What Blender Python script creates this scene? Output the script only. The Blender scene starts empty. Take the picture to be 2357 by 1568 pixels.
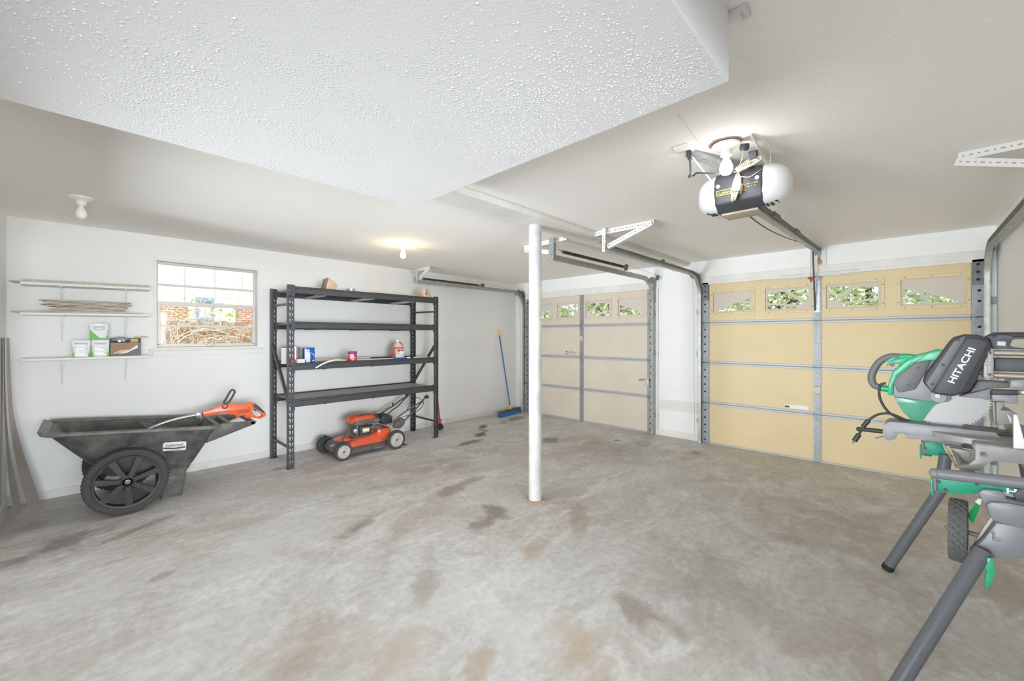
import bpy, bmesh, math, random
from mathutils import Vector, Matrix
from mathutils.geometry import tessellate_polygon

random.seed(7)
scene = bpy.context.scene
COL = scene.collection
PI = math.pi

# ------------------------------------------------------------------ camera
CAM_H = 1.429
HEAD = math.radians(43.93)              # camera heading, measured from the +X axis of the room
FPX, CX, HY = 939.0, 1178.5, 774.0
cam_d = bpy.data.cameras.new('camera')
cam_d.sensor_width = 36.0
cam_d.lens = 36.0 * FPX / 2357.0
cam_d.shift_y = -10.0 / 2357.0
cam_d.clip_start = 0.02
cam_d.clip_end = 200
cam = bpy.data.objects.new('camera', cam_d)
COL.objects.link(cam)
cam.location = (0, 0, CAM_H)
cam.rotation_euler = (PI / 2, 0, HEAD - PI / 2)
scene.camera = cam

# ------------------------------------------------------------------ world, sun, fill lights, exposure
world = bpy.data.worlds.new('overcast_sky')
scene.world = world
world.use_nodes = True
wb = world.node_tree.nodes['Background']
wb.inputs['Color'].default_value = (0.86, 0.93, 1.0, 1)
wb.inputs['Strength'].default_value = 1.5

sun_d = bpy.data.lights.new('sun', 'SUN')
sun_d.energy = 2.2
sun_d.angle = math.radians(3)
sun_d.color = (1.0, 0.95, 0.88)
sun = bpy.data.objects.new('sun', sun_d)
COL.objects.link(sun)
sun.rotation_euler = Vector((0.35, 0.62, -0.75)).to_track_quat('-Z', 'Y').to_euler()

def area(name, loc, aim, w, h, power, color, spread=180):
    d = bpy.data.lights.new(name, 'AREA')
    d.shape = 'RECTANGLE'; d.size = w; d.size_y = h
    d.energy = power; d.color = color; d.spread = math.radians(spread)
    o = bpy.data.objects.new(name, d)
    COL.objects.link(o)
    o.location = loc
    o.rotation_euler = Vector(aim).to_track_quat('-Z', 'Z').to_euler()
    return o

# added fill lights, out of view, shining in through made-up openings
area('fill_light_rear', (0.4, -3.5, 1.40), (0.26, 1, 0.0), 3.6, 1.2, 82, (0.89, 0.95, 1.0), 68)
area('fill_light_side', (-3.3, 0.9, 1.20), (1, -0.05, 0.0), 3.0, 1.6, 52, (0.89, 0.95, 1.0), 75)
area('fill_light_left', (-3.2, 3.10, 0.62), (1, -0.02, 0.24), 2.0, 1.1, 60, (0.90, 0.955, 1.0), 70)

vs = scene.view_settings
scene.display_settings.display_device = 'sRGB'
vs.view_transform = 'Standard'
vs.look = 'None'
vs.gamma = 1.0
vs.use_curve_mapping = False
vs.exposure = 0.28
try:
    scene.cycles.max_bounces = 12
    scene.cycles.diffuse_bounces = 8
    scene.cycles.transparent_max_bounces = 16
    scene.cycles.sample_clamp_indirect = 6.0
except Exception:
    pass

# ------------------------------------------------------------------ survey: a bearing read off the photograph meets a plane of the room
_F = Vector((math.cos(HEAD), math.sin(HEAD))); _R = Vector((math.sin(HEAD), -math.cos(HEAD)))
WA, WB, WL, WD, CEIL = 5.426, 5.742, -0.477, -0.60, 2.44
def _ray(px, py):
    r = (px - CX) / FPX
    d = _F + _R * r
    return Vector((d.x, d.y, -(py - HY) / FPX))
_O = Vector((0, 0, CAM_H))
def PX(px, py, x): d = _ray(px, py); return _O + d * (x / d.x)
def PY(px, py, y): d = _ray(px, py); return _O + d * (y / d.y)
def PZ(px, py, z): d = _ray(px, py); return _O + d * ((z - CAM_H) / d.z)
def zc(x0, y0, s): return lambda pts: [(x0 + a / s, y0 + b / s) for a, b in pts]

# ------------------------------------------------------------------ materials
def lin(c):
    c = c / 255.0
    return c / 12.92 if c <= 0.04045 else ((c + 0.055) / 1.055) ** 2.4
def rgb(r, g, b): return (lin(r), lin(g), lin(b), 1)

MATS = {}
def new_mat(name):
    m = bpy.data.materials.new(name)
    m.use_nodes = True
    MATS[name] = m
    return m, m.node_tree.nodes, m.node_tree.links, m.node_tree.nodes['Principled BSDF']

def mat(name, c, rough=0.5, metal=0.0, var=0.0, vscale=8.0, c2=None, bump=0.0, bscale=60.0, coat=0.0, spec=None):
    """one procedural paint / plastic / metal: base colour, mottling towards c2, fine bump"""
    m, n, l, b = new_mat(name)
    b.inputs['Base Color'].default_value = rgb(*c)
    b.inputs['Roughness'].default_value = rough
    b.inputs['Metallic'].default_value = metal
    if coat: b.inputs['Coat Weight'].default_value = coat
    if spec is not None: b.inputs['Specular IOR Level'].default_value = spec
    if var > 0 or bump > 0:
        tc = n.new('ShaderNodeTexCoord')
    if var > 0:
        nz = n.new('ShaderNodeTexNoise'); nz.inputs['Scale'].default_value = vscale; nz.inputs['Detail'].default_value = 6
        nz.inputs['Roughness'].default_value = 0.65
        l.new(tc.outputs['Object'], nz.inputs['Vector'])
        rp = n.new('ShaderNodeValToRGB')
        rp.color_ramp.elements[0].position = 0.35; rp.color_ramp.elements[1].position = 0.68
        k = c2 if c2 else tuple(max(0, v * (1 - var)) for v in c)
        rp.color_ramp.elements[0].color = rgb(*c); rp.color_ramp.elements[1].color = rgb(*k)
        l.new(nz.outputs['Fac'], rp.inputs['Fac'])
        l.new(rp.outputs['Color'], b.inputs['Base Color'])
    if bump > 0:
        nb = n.new('ShaderNodeTexNoise'); nb.inputs['Scale'].default_value = bscale; nb.inputs['Detail'].default_value = 4
        l.new(tc.outputs['Object'], nb.inputs['Vector'])
        bp = n.new('ShaderNodeBump'); bp.inputs['Strength'].default_value = bump; bp.inputs['Distance'].default_value = 0.004
        l.new(nb.outputs['Fac'], bp.inputs['Height'])
        l.new(bp.outputs['Normal'], b.inputs['Normal'])
    return m

def glow(name, c, strength):
    m, n, l, b = new_mat(name)
    b.inputs['Base Color'].default_value = (1, 1, 1, 1)
    b.inputs['Emission Color'].default_value = c
    b.inputs['Emission Strength'].default_value = strength
    return m

def clear(name, tint, gloss=0.08, rough=0.03, solid=0.0):
    """thin sheet of glass or clear plastic: lets light straight through, mirrors a little"""
    m, n, l, b = new_mat(name)
    out = n['Material Output']
    tr = n.new('ShaderNodeBsdfTransparent'); tr.inputs['Color'].default_value = rgb(*tint)
    gl = n.new('ShaderNodeBsdfGlossy'); gl.inputs['Roughness'].default_value = rough
    mx = n.new('ShaderNodeMixShader'); mx.inputs['Fac'].default_value = gloss
    l.new(tr.outputs[0], mx.inputs[1]); l.new(gl.outputs[0], mx.inputs[2])
    last = mx
    if solid > 0:
        b.inputs['Base Color'].default_value = rgb(*tint); b.inputs['Roughness'].default_value = 0.25
        m2 = n.new('ShaderNodeMixShader'); m2.inputs['Fac'].default_value = solid
        l.new(mx.outputs[0], m2.inputs[1]); l.new(b.outputs[0], m2.inputs[2]); last = m2
    l.new(last.outputs[0], out.inputs['Surface'])
    return m

def popcorn(name, c, c2, big):
    """sprayed acoustic texture: fine stipple everywhere, coarse nubs in drifts"""
    m, n, l, b = new_mat(name)
    b.inputs['Roughness'].default_value = 0.9
    tc = n.new('ShaderNodeTexCoord')
    nz = n.new('ShaderNodeTexNoise'); nz.inputs['Scale'].default_value = 0.9; nz.inputs['Detail'].default_value = 3
    l.new(tc.outputs['Object'], nz.inputs['Vector'])
    rp = n.new('ShaderNodeValToRGB')
    rp.color_ramp.elements[0].position = 0.35; rp.color_ramp.elements[1].position = 0.7
    rp.color_ramp.elements[0].color = rgb(*c); rp.color_ramp.elements[1].color = rgb(*c2)
    l.new(nz.outputs['Fac'], rp.inputs['Fac']); l.new(rp.outputs['Color'], b.inputs['Base Color'])
    v1 = n.new('ShaderNodeTexVoronoi'); v1.inputs['Scale'].default_value = 105
    l.new(tc.outputs['Object'], v1.inputs['Vector'])
    r1 = n.new('ShaderNodeMapRange'); r1.inputs['From Min'].default_value = 0.05; r1.inputs['From Max'].default_value = 0.42
    r1.inputs['To Min'].default_value = 1; r1.inputs['To Max'].default_value = 0
    l.new(v1.outputs['Distance'], r1.inputs['Value'])
    n2 = n.new('ShaderNodeTexNoise'); n2.inputs['Scale'].default_value = 3.2; n2.inputs['Detail'].default_value = 2
    l.new(tc.outputs['Object'], n2.inputs['Vector'])
    r2 = n.new('ShaderNodeMapRange'); r2.inputs['From Min'].default_value = 0.45; r2.inputs['From Max'].default_value = 0.62
    l.new(n2.outputs['Fac'], r2.inputs['Value'])
    ml = n.new('ShaderNodeMath'); ml.operation = 'MULTIPLY'
    l.new(r1.outputs[0], ml.inputs[0]); l.new(r2.outputs[0], ml.inputs[1])
    n3 = n.new('ShaderNodeTexNoise'); n3.inputs['Scale'].default_value = 170; n3.inputs['Detail'].default_value = 3
    l.new(tc.outputs['Object'], n3.inputs['Vector'])
    s3 = n.new('ShaderNodeMath'); s3.operation = 'MULTIPLY'; s3.inputs[1].default_value = 0.55
    l.new(n3.outputs['Fac'], s3.inputs[0])
    sb = n.new('ShaderNodeMath'); sb.operation = 'MULTIPLY'; sb.inputs[1].default_value = big
    l.new(ml.outputs[0], sb.inputs[0])
    ad = n.new('ShaderNodeMath'); ad.operation = 'ADD'
    l.new(sb.outputs[0], ad.inputs[0]); l.new(s3.outputs[0], ad.inputs[1])
    bp = n.new('ShaderNodeBump'); bp.inputs['Strength'].default_value = 0.5; bp.inputs['Distance'].default_value = 0.005
    l.new(ad.outputs[0], bp.inputs['Height']); l.new(bp.outputs['Normal'], b.inputs['Normal'])
    return m

def concrete(name, stains, streaks):
    m, n, l, b = new_mat(name)
    tc = n.new('ShaderNodeTexCoord')
    def noise(sc, det, rough=0.6, dist=0.0, vec=None):
        k = n.new('ShaderNodeTexNoise'); k.inputs['Scale'].default_value = sc; k.inputs['Detail'].default_value = det
        k.inputs['Roughness'].default_value = rough; k.inputs['Distortion'].default_value = dist
        l.new(vec or tc.outputs['Object'], k.inputs['Vector']); return k
    def ramp(src, p0, c0, p1, c1):
        k = n.new('ShaderNodeValToRGB'); e = k.color_ramp.elements
        e[0].position = p0; e[1].position = p1; e[0].color = c0; e[1].color = c1
        l.new(src, k.inputs['Fac']); return k
    def mixc(a, bb, fac, mode='MIX'):
        k = n.new('ShaderNodeMix'); k.data_type = 'RGBA'; k.blend_type = mode
        if isinstance(fac, float): k.inputs[0].default_value = fac
        else: l.new(fac, k.inputs[0])
        for sock, v in ((k.inputs[6], a), (k.inputs[7], bb)):
            if isinstance(v, tuple): sock.default_value = v
            else: l.new(v, sock)
        return k.outputs[2]
    base = ramp(noise(0.75, 5, 0.6, 0.6).outputs['Fac'], 0.36, rgb(208, 207, 205), 0.64, rgb(194, 185, 176))
    mp = n.new('ShaderNodeMapping'); mp.inputs['Rotation'].default_value = (0, 0, 0.75); mp.inputs['Scale'].default_value = (0.75, 1.7, 1)
    l.new(tc.outputs['Object'], mp.inputs['Vector'])
    brushed = noise(2.2, 9, 0.72, 1.2, mp.outputs['Vector'])
    pale = ramp(brushed.outputs['Fac'], 0.47, (0, 0, 0, 1), 0.68, (1, 1, 1, 1))
    c = mixc(base.outputs['Color'], rgb(226, 226, 225), pale.outputs['Color'])
    brown = ramp(noise(1.7, 7, 0.68, 1.0).outputs['Fac'], 0.52, (0, 0, 0, 1), 0.74, (0.7, 0.7, 0.7, 1))
    c = mixc(c, rgb(176, 161, 148), brown.outputs['Color'])
    grain = ramp(noise(22, 6, 0.7).outputs['Fac'], 0.3, (0.82, 0.82, 0.82, 1), 0.7, (1.12, 1.12, 1.12, 1))
    c = mixc(c, grain.outputs['Color'], 1.0, 'MULTIPLY')
    # stains: spills and tyre marks, each with its own place and outline
    sep = n.new('ShaderNodeSeparateXYZ'); l.new(tc.outputs['Object'], sep.inputs[0])
    wob = noise(4.5, 8, 0.68, 0.4)
    for (x, y, rx, ry, rot, col, amt, soft) in stains:
        mp = n.new('ShaderNodeMapping'); mp.vector_type = 'TEXTURE'
        mp.inputs['Location'].default_value = (x, y, 0); mp.inputs['Rotation'].default_value = (0, 0, rot)
        mp.inputs['Scale'].default_value = (rx, ry, 1)
        l.new(tc.outputs['Object'], mp.inputs['Vector'])
        ln = n.new('ShaderNodeVectorMath'); ln.operation = 'LENGTH'; l.new(mp.outputs['Vector'], ln.inputs[0])
        ad = n.new('ShaderNodeMath'); ad.operation = 'MULTIPLY_ADD'; ad.inputs[1].default_value = 2.6
        l.new(wob.outputs['Fac'], ad.inputs[0]); l.new(ln.outputs['Value'], ad.inputs[2])
        mr = n.new('ShaderNodeMapRange'); mr.inputs['From Min'].default_value = 2.15 - soft; mr.inputs['From Max'].default_value = 2.15
        mr.inputs['To Min'].default_value = amt; mr.inputs['To Max'].default_value = 0.0
        l.new(ad.outputs[0], mr.inputs['Value'])
        c = mixc(c, rgb(*col), mr.outputs[0])
    # saw-cut joints
    for (axis, at, w, a0, a1) in streaks:
        df = n.new('ShaderNodeMath'); df.operation = 'SUBTRACT'; df.inputs[1].default_value = at
        l.new(sep.outputs[axis], df.inputs[0])
        ab = n.new('ShaderNodeMath'); ab.operation = 'ABSOLUTE'; l.new(df.outputs[0], ab.inputs[0])
        lt = n.new('ShaderNodeMapRange'); lt.inputs['From Min'].default_value = w * 0.4; lt.inputs['From Max'].default_value = w
        lt.inputs['To Min'].default_value = 0.22; lt.inputs['To Max'].default_value = 0
        l.new(ab.outputs[0], lt.inputs['Value'])
        c = mixc(c, rgb(120, 110, 100), lt.outputs[0])
    fleck = ramp(noise(48, 2, 0.5).outputs['Fac'], 0.735, (0, 0, 0, 1), 0.76, (0.6, 0.6, 0.6, 1))
    c = mixc(c, rgb(232, 230, 226), fleck.outputs['Color'])
    l.new(c, b.inputs['Base Color'])
    rr = ramp(brushed.outputs['Fac'], 0.3, (0.55, 0.55, 0.55, 1), 0.7, (0.8, 0.8, 0.8, 1))
    l.new(rr.outputs['Color'], b.inputs['Roughness'])
    bp = n.new('ShaderNodeBump'); bp.inputs['Strength'].default_value = 0.18; bp.inputs['Distance'].default_value = 0.004
    l.new(noise(35, 6, 0.7).outputs['Fac'], bp.inputs['Height']); l.new(bp.outputs['Normal'], b.inputs['Normal'])
    return m

# ------------------------------------------------------------------ mesh building
class MB:
    def __init__(s): s.v = []; s.f = []; s.mi = []; s.slot = 0
    def add(s, vs_, fs_):
        o = len(s.v); s.v += [Vector(p) for p in vs_]
        for f in fs_: s.f.append([i + o for i in f]); s.mi.append(s.slot)
        return s
    def bx(s, x0, x1, y0, y1, z0, z1):
        return s.add([(x, y, z) for z in (z0, z1) for y in (y0, y1) for x in (x0, x1)],
                     [(0, 2, 3, 1), (4, 5, 7, 6), (0, 1, 5, 4), (2, 6, 7, 3), (0, 4, 6, 2), (1, 3, 7, 5)])
    def bar(s, p0, p1, w, h, up=(0, 0, 1)):
        """box from p0 to p1: w across, h along the 'up' side"""
        p0, p1 = Vector(p0), Vector(p1); d = (p1 - p0).normalized(); up = Vector(up)
        if abs(d.dot(up)) > 0.98: up = Vector((1, 0, 0))
        a = d.cross(up).normalized(); u = a.cross(d).normalized()
        a *= w / 2; u *= h / 2
        return s.add([p0 - a - u, p0 + a - u, p0 + a + u, p0 - a + u, p1 - a - u, p1 + a - u, p1 + a + u, p1 - a + u],
                     [(3, 2, 1, 0), (4, 5, 6, 7), (0, 1, 5, 4), (1, 2, 6, 5), (2, 3, 7, 6), (3, 0, 4, 7)])
    def tube(s, pts, r, n=8, closed=False, flat=1.0):
        pts = [Vector(p) for p in pts]; k = len(pts); vs_ = []; fs_ = []
        nrm = None
        for i, p in enumerate(pts):
            if closed: d = pts[(i + 1) % k] - pts[i - 1]
            else: d = pts[min(i + 1, k - 1)] - pts[max(i - 1, 0)]
            d.normalize()
            if nrm is None:
                up = Vector((0, 0, 1)) if abs(d.z) < 0.9 else Vector((1, 0, 0))
                nrm = (up - d * up.dot(d)).normalized()
            else:
                nrm = nrm - d * nrm.dot(d)
                nrm = nrm.normalized() if nrm.length > 1e-6 else Vector((1, 0, 0))
            b = d.cross(nrm)
            rr = r[i] if isinstance(r, (list, tuple)) else r
            for j in range(n):
                a = 2 * PI * j / n
                vs_.append(p + (nrm * math.cos(a) * flat + b * math.sin(a)) * rr)
        m = k if closed else k - 1
        for i in range(m):
            for j in range(n):
                a, b2 = i * n + j, i * n + (j + 1) % n
                c, d2 = ((i + 1) % k) * n + (j + 1) % n, ((i + 1) % k) * n + j
                fs_.append((a, b2, c, d2))
        if not closed:
            fs_.append(tuple(range(n - 1, -1, -1))); fs_.append(tuple((k - 1) * n + j for j in range(n)))
        return s.add(vs_, fs_)
    def lathe(s, prof, o, axis, n=24, closed=False):
        """prof: (radius, height along axis)"""
        o, ax = Vector(o), Vector(axis).normalized()
        t = Vector((0, 0, 1)) if abs(ax.z) < 0.9 else Vector((1, 0, 0))
        u = ax.cross(t).normalized(); w = ax.cross(u)
        vs_ = []; fs_ = []; k = len(prof)
        for (r, h) in prof:
            for j in range(n):
                a = 2 * PI * j / n
                vs_.append(o + ax * h + (u * math.cos(a) + w * math.sin(a)) * max(r, 1e-5))
        for i in range(k if closed else k - 1):
            i2 = (i + 1) % k
            for j in range(n):
                fs_.append((i * n + j, i * n + (j + 1) % n, i2 * n + (j + 1) % n, i2 * n + j))
        if not closed:
            fs_.append(tuple(range(n - 1, -1, -1))); fs_.append(tuple((k - 1) * n + j for j in range(n)))
        return s.add(vs_, fs_)
    def prism(s, loops, o, u, v, t, nrm=None):
        """flat plate with holes: loops of (a, b) in the frame o + a*u + b*v, thickness t along nrm"""
        o, u, v = Vector(o), Vector(u), Vector(v)
        nn = Vector(nrm) if nrm else u.cross(v).normalized()
        if loops and not isinstance(loops[0][0], (tuple, list, Vector)): loops = [loops]
        L3 = [[o + u * a + v * b for a, b in lp] for lp in loops]
        return s.plate(L3, nn * t)
    def plate(s, L3, off):
        """same from 3-D loops (outer first), extruded by the vector off"""
        if not isinstance(L3[0], (list, tuple)): L3 = [L3]
        flat = [p for lp in L3 for p in lp]; k = len(flat)
        tri = tessellate_polygon([[Vector(p) for p in lp] for lp in L3])
        off = Vector(off)
        vs_ = [Vector(p) for p in flat] + [Vector(p) + off for p in flat]
        fs_ = [tuple(t) for t in tri] + [tuple(i + k for i in reversed(t)) for t in tri]
        st = 0
        for lp in L3:
            m = len(lp)
            for i in range(m):
                a, b = st + i, st + (i + 1) % m
                fs_.append((a, b, b + k, a + k))
            st += m
        return s.add(vs_, fs_)
    def loft(s, rings, cap0=True, cap1=True):
        n = len(rings[0]); vs_ = [p for r in rings for p in r]; fs_ = []
        for i in range(len(rings) - 1):
            for j in range(n):
                fs_.append((i * n + j, i * n + (j + 1) % n, (i + 1) * n + (j + 1) % n, (i + 1) * n + j))
        if cap0: fs_.append(tuple(range(n - 1, -1, -1)))
        if cap1: fs_.append(tuple((len(rings) - 1) * n + j for j in range(n)))
        return s.add(vs_, fs_)
    def ball(s, c, rx, ry=None, rz=None, n=12, m=8):
        ry = ry or rx; rz = rz or rx; c = Vector(c)
        rings = []
        for i in range(m + 1):
            a = -PI / 2 + PI * i / m
            rr = max(math.cos(a), 1e-4)
            rings.append([c + Vector((math.cos(2 * PI * j / n) * rr * rx, math.sin(2 * PI * j / n) * rr * ry, math.sin(a) * rz)) for j in range(n)])
        return s.loft(rings)
    def xf(s, M):
        s.v = [M @ p for p in s.v]; return s
    def mesh(s, name, mats, smooth=35, bevel=0.0, seg=2):
        me = bpy.data.meshes.new(name)
        me.from_pydata([tuple(p) for p in s.v], [], s.f)
        if not isinstance(mats, (list, tuple)): mats = [mats]
        for m in mats: me.materials.append(MATS[m] if isinstance(m, str) else m)
        for p, i in zip(me.polygons, s.mi): p.material_index = i
        bm = bmesh.new(); bm.from_mesh(me)
        bmesh.ops.remove_doubles(bm, verts=bm.verts, dist=1e-5)
        bmesh.ops.recalc_face_normals(bm, faces=bm.faces)
        if bevel > 0:
            ed = [e for e in bm.edges if len(e.link_faces) == 2 and e.calc_face_angle(0) > 0.6]
            bmesh.ops.bevel(bm, geom=ed, offset=bevel, segments=seg, affect='EDGES', clamp_overlap=True, profile=0.5)
        bm.to_mesh(me); bm.free()
        if smooth:
            me.shade_smooth(); me.set_sharp_from_angle(angle=math.radians(smooth))
        me.update()
        return me
    def build(s, name, mats, parent=None, smooth=35, bevel=0.0, seg=2):
        return put(name, s.mesh(name, mats, smooth, bevel, seg), parent)

def put(name, me, parent=None):
    o = bpy.data.objects.new(name, me)
    COL.objects.link(o)
    attach(o, parent)
    return o
def attach(o, parent):
    if parent is not None:
        o.parent = parent
        b = parent.get('_base')
        if b: o.matrix_parent_inverse = Matrix.Translation(Vector(b)).inverted()
def tag(o, label, cat, group=None):
    o['label'] = label; o['category'] = cat
    if group: o['group'] = group
    return o
def thing(name, label, cat, base=(0, 0, 0), group=None):
    o = bpy.data.objects.new(name, None)
    COL.objects.link(o); o.location = base; o['_base'] = tuple(base); o.empty_display_size = 0.05
    return tag(o, label, cat, group)
def struct(o, label=None):
    o['kind'] = 'structure'
    if label: o['label'] = label
    return o
def struct_root(name, label, base=(0, 0, 0)):
    o = bpy.data.objects.new(name, None)
    COL.objects.link(o); o.location = base; o['_base'] = tuple(base); o.empty_display_size = 0.05
    return struct(o, label)
def clone(o, name=None, parent=None, off=None):
    c = o.copy(); COL.objects.link(c)
    if parent is not None: c.parent = parent
    if off is not None: c.location = c.location + Vector(off)
    return c
def clone_tree(o, off, label=None):
    c = o.copy(); COL.objects.link(c); c.location = o.location + Vector(off)
    if label: c['label'] = label
    for ch in list(o.children):
        k = ch.copy(); COL.objects.link(k); k.parent = c
        for g in list(ch.children):
            h = g.copy(); COL.objects.link(h); h.parent = k
    return c

def lettering(name, text, o, u, v, height, m, parent, width=None, bold=0.0, thick=0.0006, shear=0.0, center=True):
    cu = bpy.data.curves.new(name, 'FONT'); cu.body = text; cu.size = 1.0; cu.offset = bold; cu.extrude = 0.0; cu.shear = shear
    cu.resolution_u = 3
    tmp = bpy.data.objects.new(name + '_tmp', cu)
    me = bpy.data.meshes.new_from_object(tmp)
    bpy.data.objects.remove(tmp); bpy.data.curves.remove(cu)
    xs = [p.co.x for p in me.vertices]; ys = [p.co.y for p in me.vertices]
    x0, x1, y0, y1 = min(xs), max(xs), min(ys), max(ys)
    sy = height / (y1 - y0); sx = (width / (x1 - x0)) if width else sy
    o, u, v = Vector(o), Vector(u).normalized(), Vector(v).normalized()
    w = u.cross(v)
    cxm, cym = ((x0 + x1) / 2, (y0 + y1) / 2) if center else (x0, y0)
    for p in me.vertices:
        p.co = o + u * ((p.co.x - cxm) * sx) + v * ((p.co.y - cym) * sy) + w * thick
    me.materials.append(MATS[m])
    return put(name, me, parent)

def rect(x0, x1, y0, y1): return [(x0, y0), (x1, y0), (x1, y1), (x0, y1)]
def ngon(cx, cy, r, n=8, ry=None, a0=0): return [(cx + r * math.cos(a0 + 2 * PI * i / n), cy + (ry or r) * math.sin(a0 + 2 * PI * i / n)) for i in range(n)]
def rrect(x0, x1, y0, y1, r, n=4):
    out = []
    for cx, cy, a in ((x1 - r, y0 + r, -PI / 2), (x1 - r, y1 - r, 0), (x0 + r, y1 - r, PI / 2), (x0 + r, y0 + r, PI)):
        for i in range(n + 1): out.append((cx + r * math.cos(a + PI / 2 * i / n), cy + r * math.sin(a + PI / 2 * i / n)))
    return out
def curve(pts, n=6):
    """Catmull-Rom through 3-D points"""
    P = [Vector(p) for p in pts]; out = []
    for i in range(len(P) - 1):
        a, b, c, d = P[max(i - 1, 0)], P[i], P[i + 1], P[min(i + 2, len(P) - 1)]
        for k in range(n):
            t = k / n
            out.append(0.5 * ((2 * b) + (c - a) * t + (2 * a - 5 * b + 4 * c - d) * t * t + (3 * b - a - 3 * c + d) * t ** 3))
    out.append(P[-1]); return out

# ------------------------------------------------------------------ palette
mat('wall_paint', (241, 241, 240), 0.75, var=0.02, vscale=1.3, c2=(237, 237, 235), bump=0.05, bscale=140)
popcorn('ceiling_texture', (247, 245, 241), (244, 241, 236), 0.35)
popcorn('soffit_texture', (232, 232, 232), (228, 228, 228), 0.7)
mat('trim_paint', (232, 231, 228), 0.55, var=0.03, vscale=5, c2=(222, 219, 214))
mat('post_paint', (186, 186, 186), 0.4, var=0.02, vscale=6, c2=(214, 212, 208))
mat('rust', (158, 120, 96), 0.85, var=0.5, vscale=40, c2=(196, 176, 158))
mat('window_frame', (206, 200, 194), 0.45, 0.15)
mat('reveal_paint', (236, 233, 228), 0.6)
clear('glass', (250, 252, 252), 0.012)
mat('door_yellow', (226, 206, 162), 0.55, var=0.06, vscale=1.6, c2=(219, 199, 157), bump=0.04, bscale=90)
mat('door_cream', (222, 211, 194), 0.55, var=0.05, vscale=1.6, c2=(215, 204, 187), bump=0.04, bscale=90)
mat('insert_frame_yellow', (221, 204, 163), 0.5)
mat('insert_frame_cream', (219, 207, 188), 0.5)
mat('insert_plate', (206, 197, 183), 0.55)
mat('insert_plate_cream', (212, 204, 193), 0.55)
mat('galvanised', (164, 167, 170), 0.5, 0.35, var=0.25, vscale=30, c2=(140, 144, 148))
mat('galvanised_speckled', (182, 186, 190), 0.4, 0.6, var=0.5, vscale=70, c2=(120, 126, 132))
mat('galvanised_dark', (122, 123, 124), 0.5, 0.5, var=0.2, vscale=30)
mat('track_steel', (188, 190, 184), 0.42, 0.3, var=0.2, vscale=16, c2=(160, 162, 156))
mat('seam_rail', (184, 185, 187), 0.5, 0.15)
mat('hole_shade', (52, 52, 54), 0.8)  # shade inside holes and slots, put in as a dark colour
mat('spring_steel', (92, 86, 82), 0.45, 0.6, var=0.2, vscale=20)
mat('white_metal', (224, 222, 219), 0.5, var=0.02, vscale=9)
mat('rubber_black', (34, 34, 35), 0.75)
mat('black_plastic', (42, 42, 44), 0.5)
mat('print_dark', (84, 84, 88), 0.7)
mat('print_red', (176, 60, 52), 0.7)
mat('sticker_white', (236, 236, 232), 0.6)
mat('sticker_yellow', (232, 208, 84), 0.6)
mat('sticker_blue', (170, 196, 214), 0.6)
mat('grass', (178, 172, 160), 0.9, var=0.25, vscale=3, c2=(160, 156, 140))
mat('driveway', (196, 192, 184), 0.85, var=0.15, vscale=2)
mat('fence_wood', (168, 132, 92), 0.85, var=0.35, vscale=5, c2=(196, 172, 140), bump=0.3, bscale=30)
mat('siding_white', (212, 211, 208), 0.7)
mat('blue_trim', (150, 168, 190), 0.6)
mat('stem_pale', (226, 216, 204), 0.85)
mat('leaf_yellow', (186, 190, 104), 0.7)
mat('bark', (112, 96, 82), 0.9, var=0.4, vscale=18)
for nm, c, c2 in (('leaf_pale', (214, 220, 178), (178, 192, 140)), ('leaf_mid', (196, 206, 158), (156, 174, 122))):
    mat(nm, c, 0.65, var=0.5, vscale=6, c2=c2)
def brick_mat():
    m, n, l, b = new_mat('brick_far')
    tc = n.new('ShaderNodeTexCoord'); mp = n.new('ShaderNodeMapping'); mp.inputs['Rotation'].default_value = (PI / 2, 0, 0)
    l.new(tc.outputs['Object'], mp.inputs['Vector'])
    bt = n.new('ShaderNodeTexBrick'); bt.inputs['Color1'].default_value = rgb(182, 118, 100); bt.inputs['Color2'].default_value = rgb(202, 148, 130)
    bt.inputs['Mortar'].default_value = rgb(226, 216, 208); bt.inputs['Scale'].default_value = 1.0
    bt.inputs['Brick Width'].default_value = 0.22; bt.inputs['Row Height'].default_value = 0.075; bt.inputs['Mortar Size'].default_value = 0.009
    l.new(mp.outputs['Vector'], bt.inputs['Vector']); l.new(bt.outputs['Color'], b.inputs['Base Color']); b.inputs['Roughness'].default_value = 0.9
brick_mat()

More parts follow.
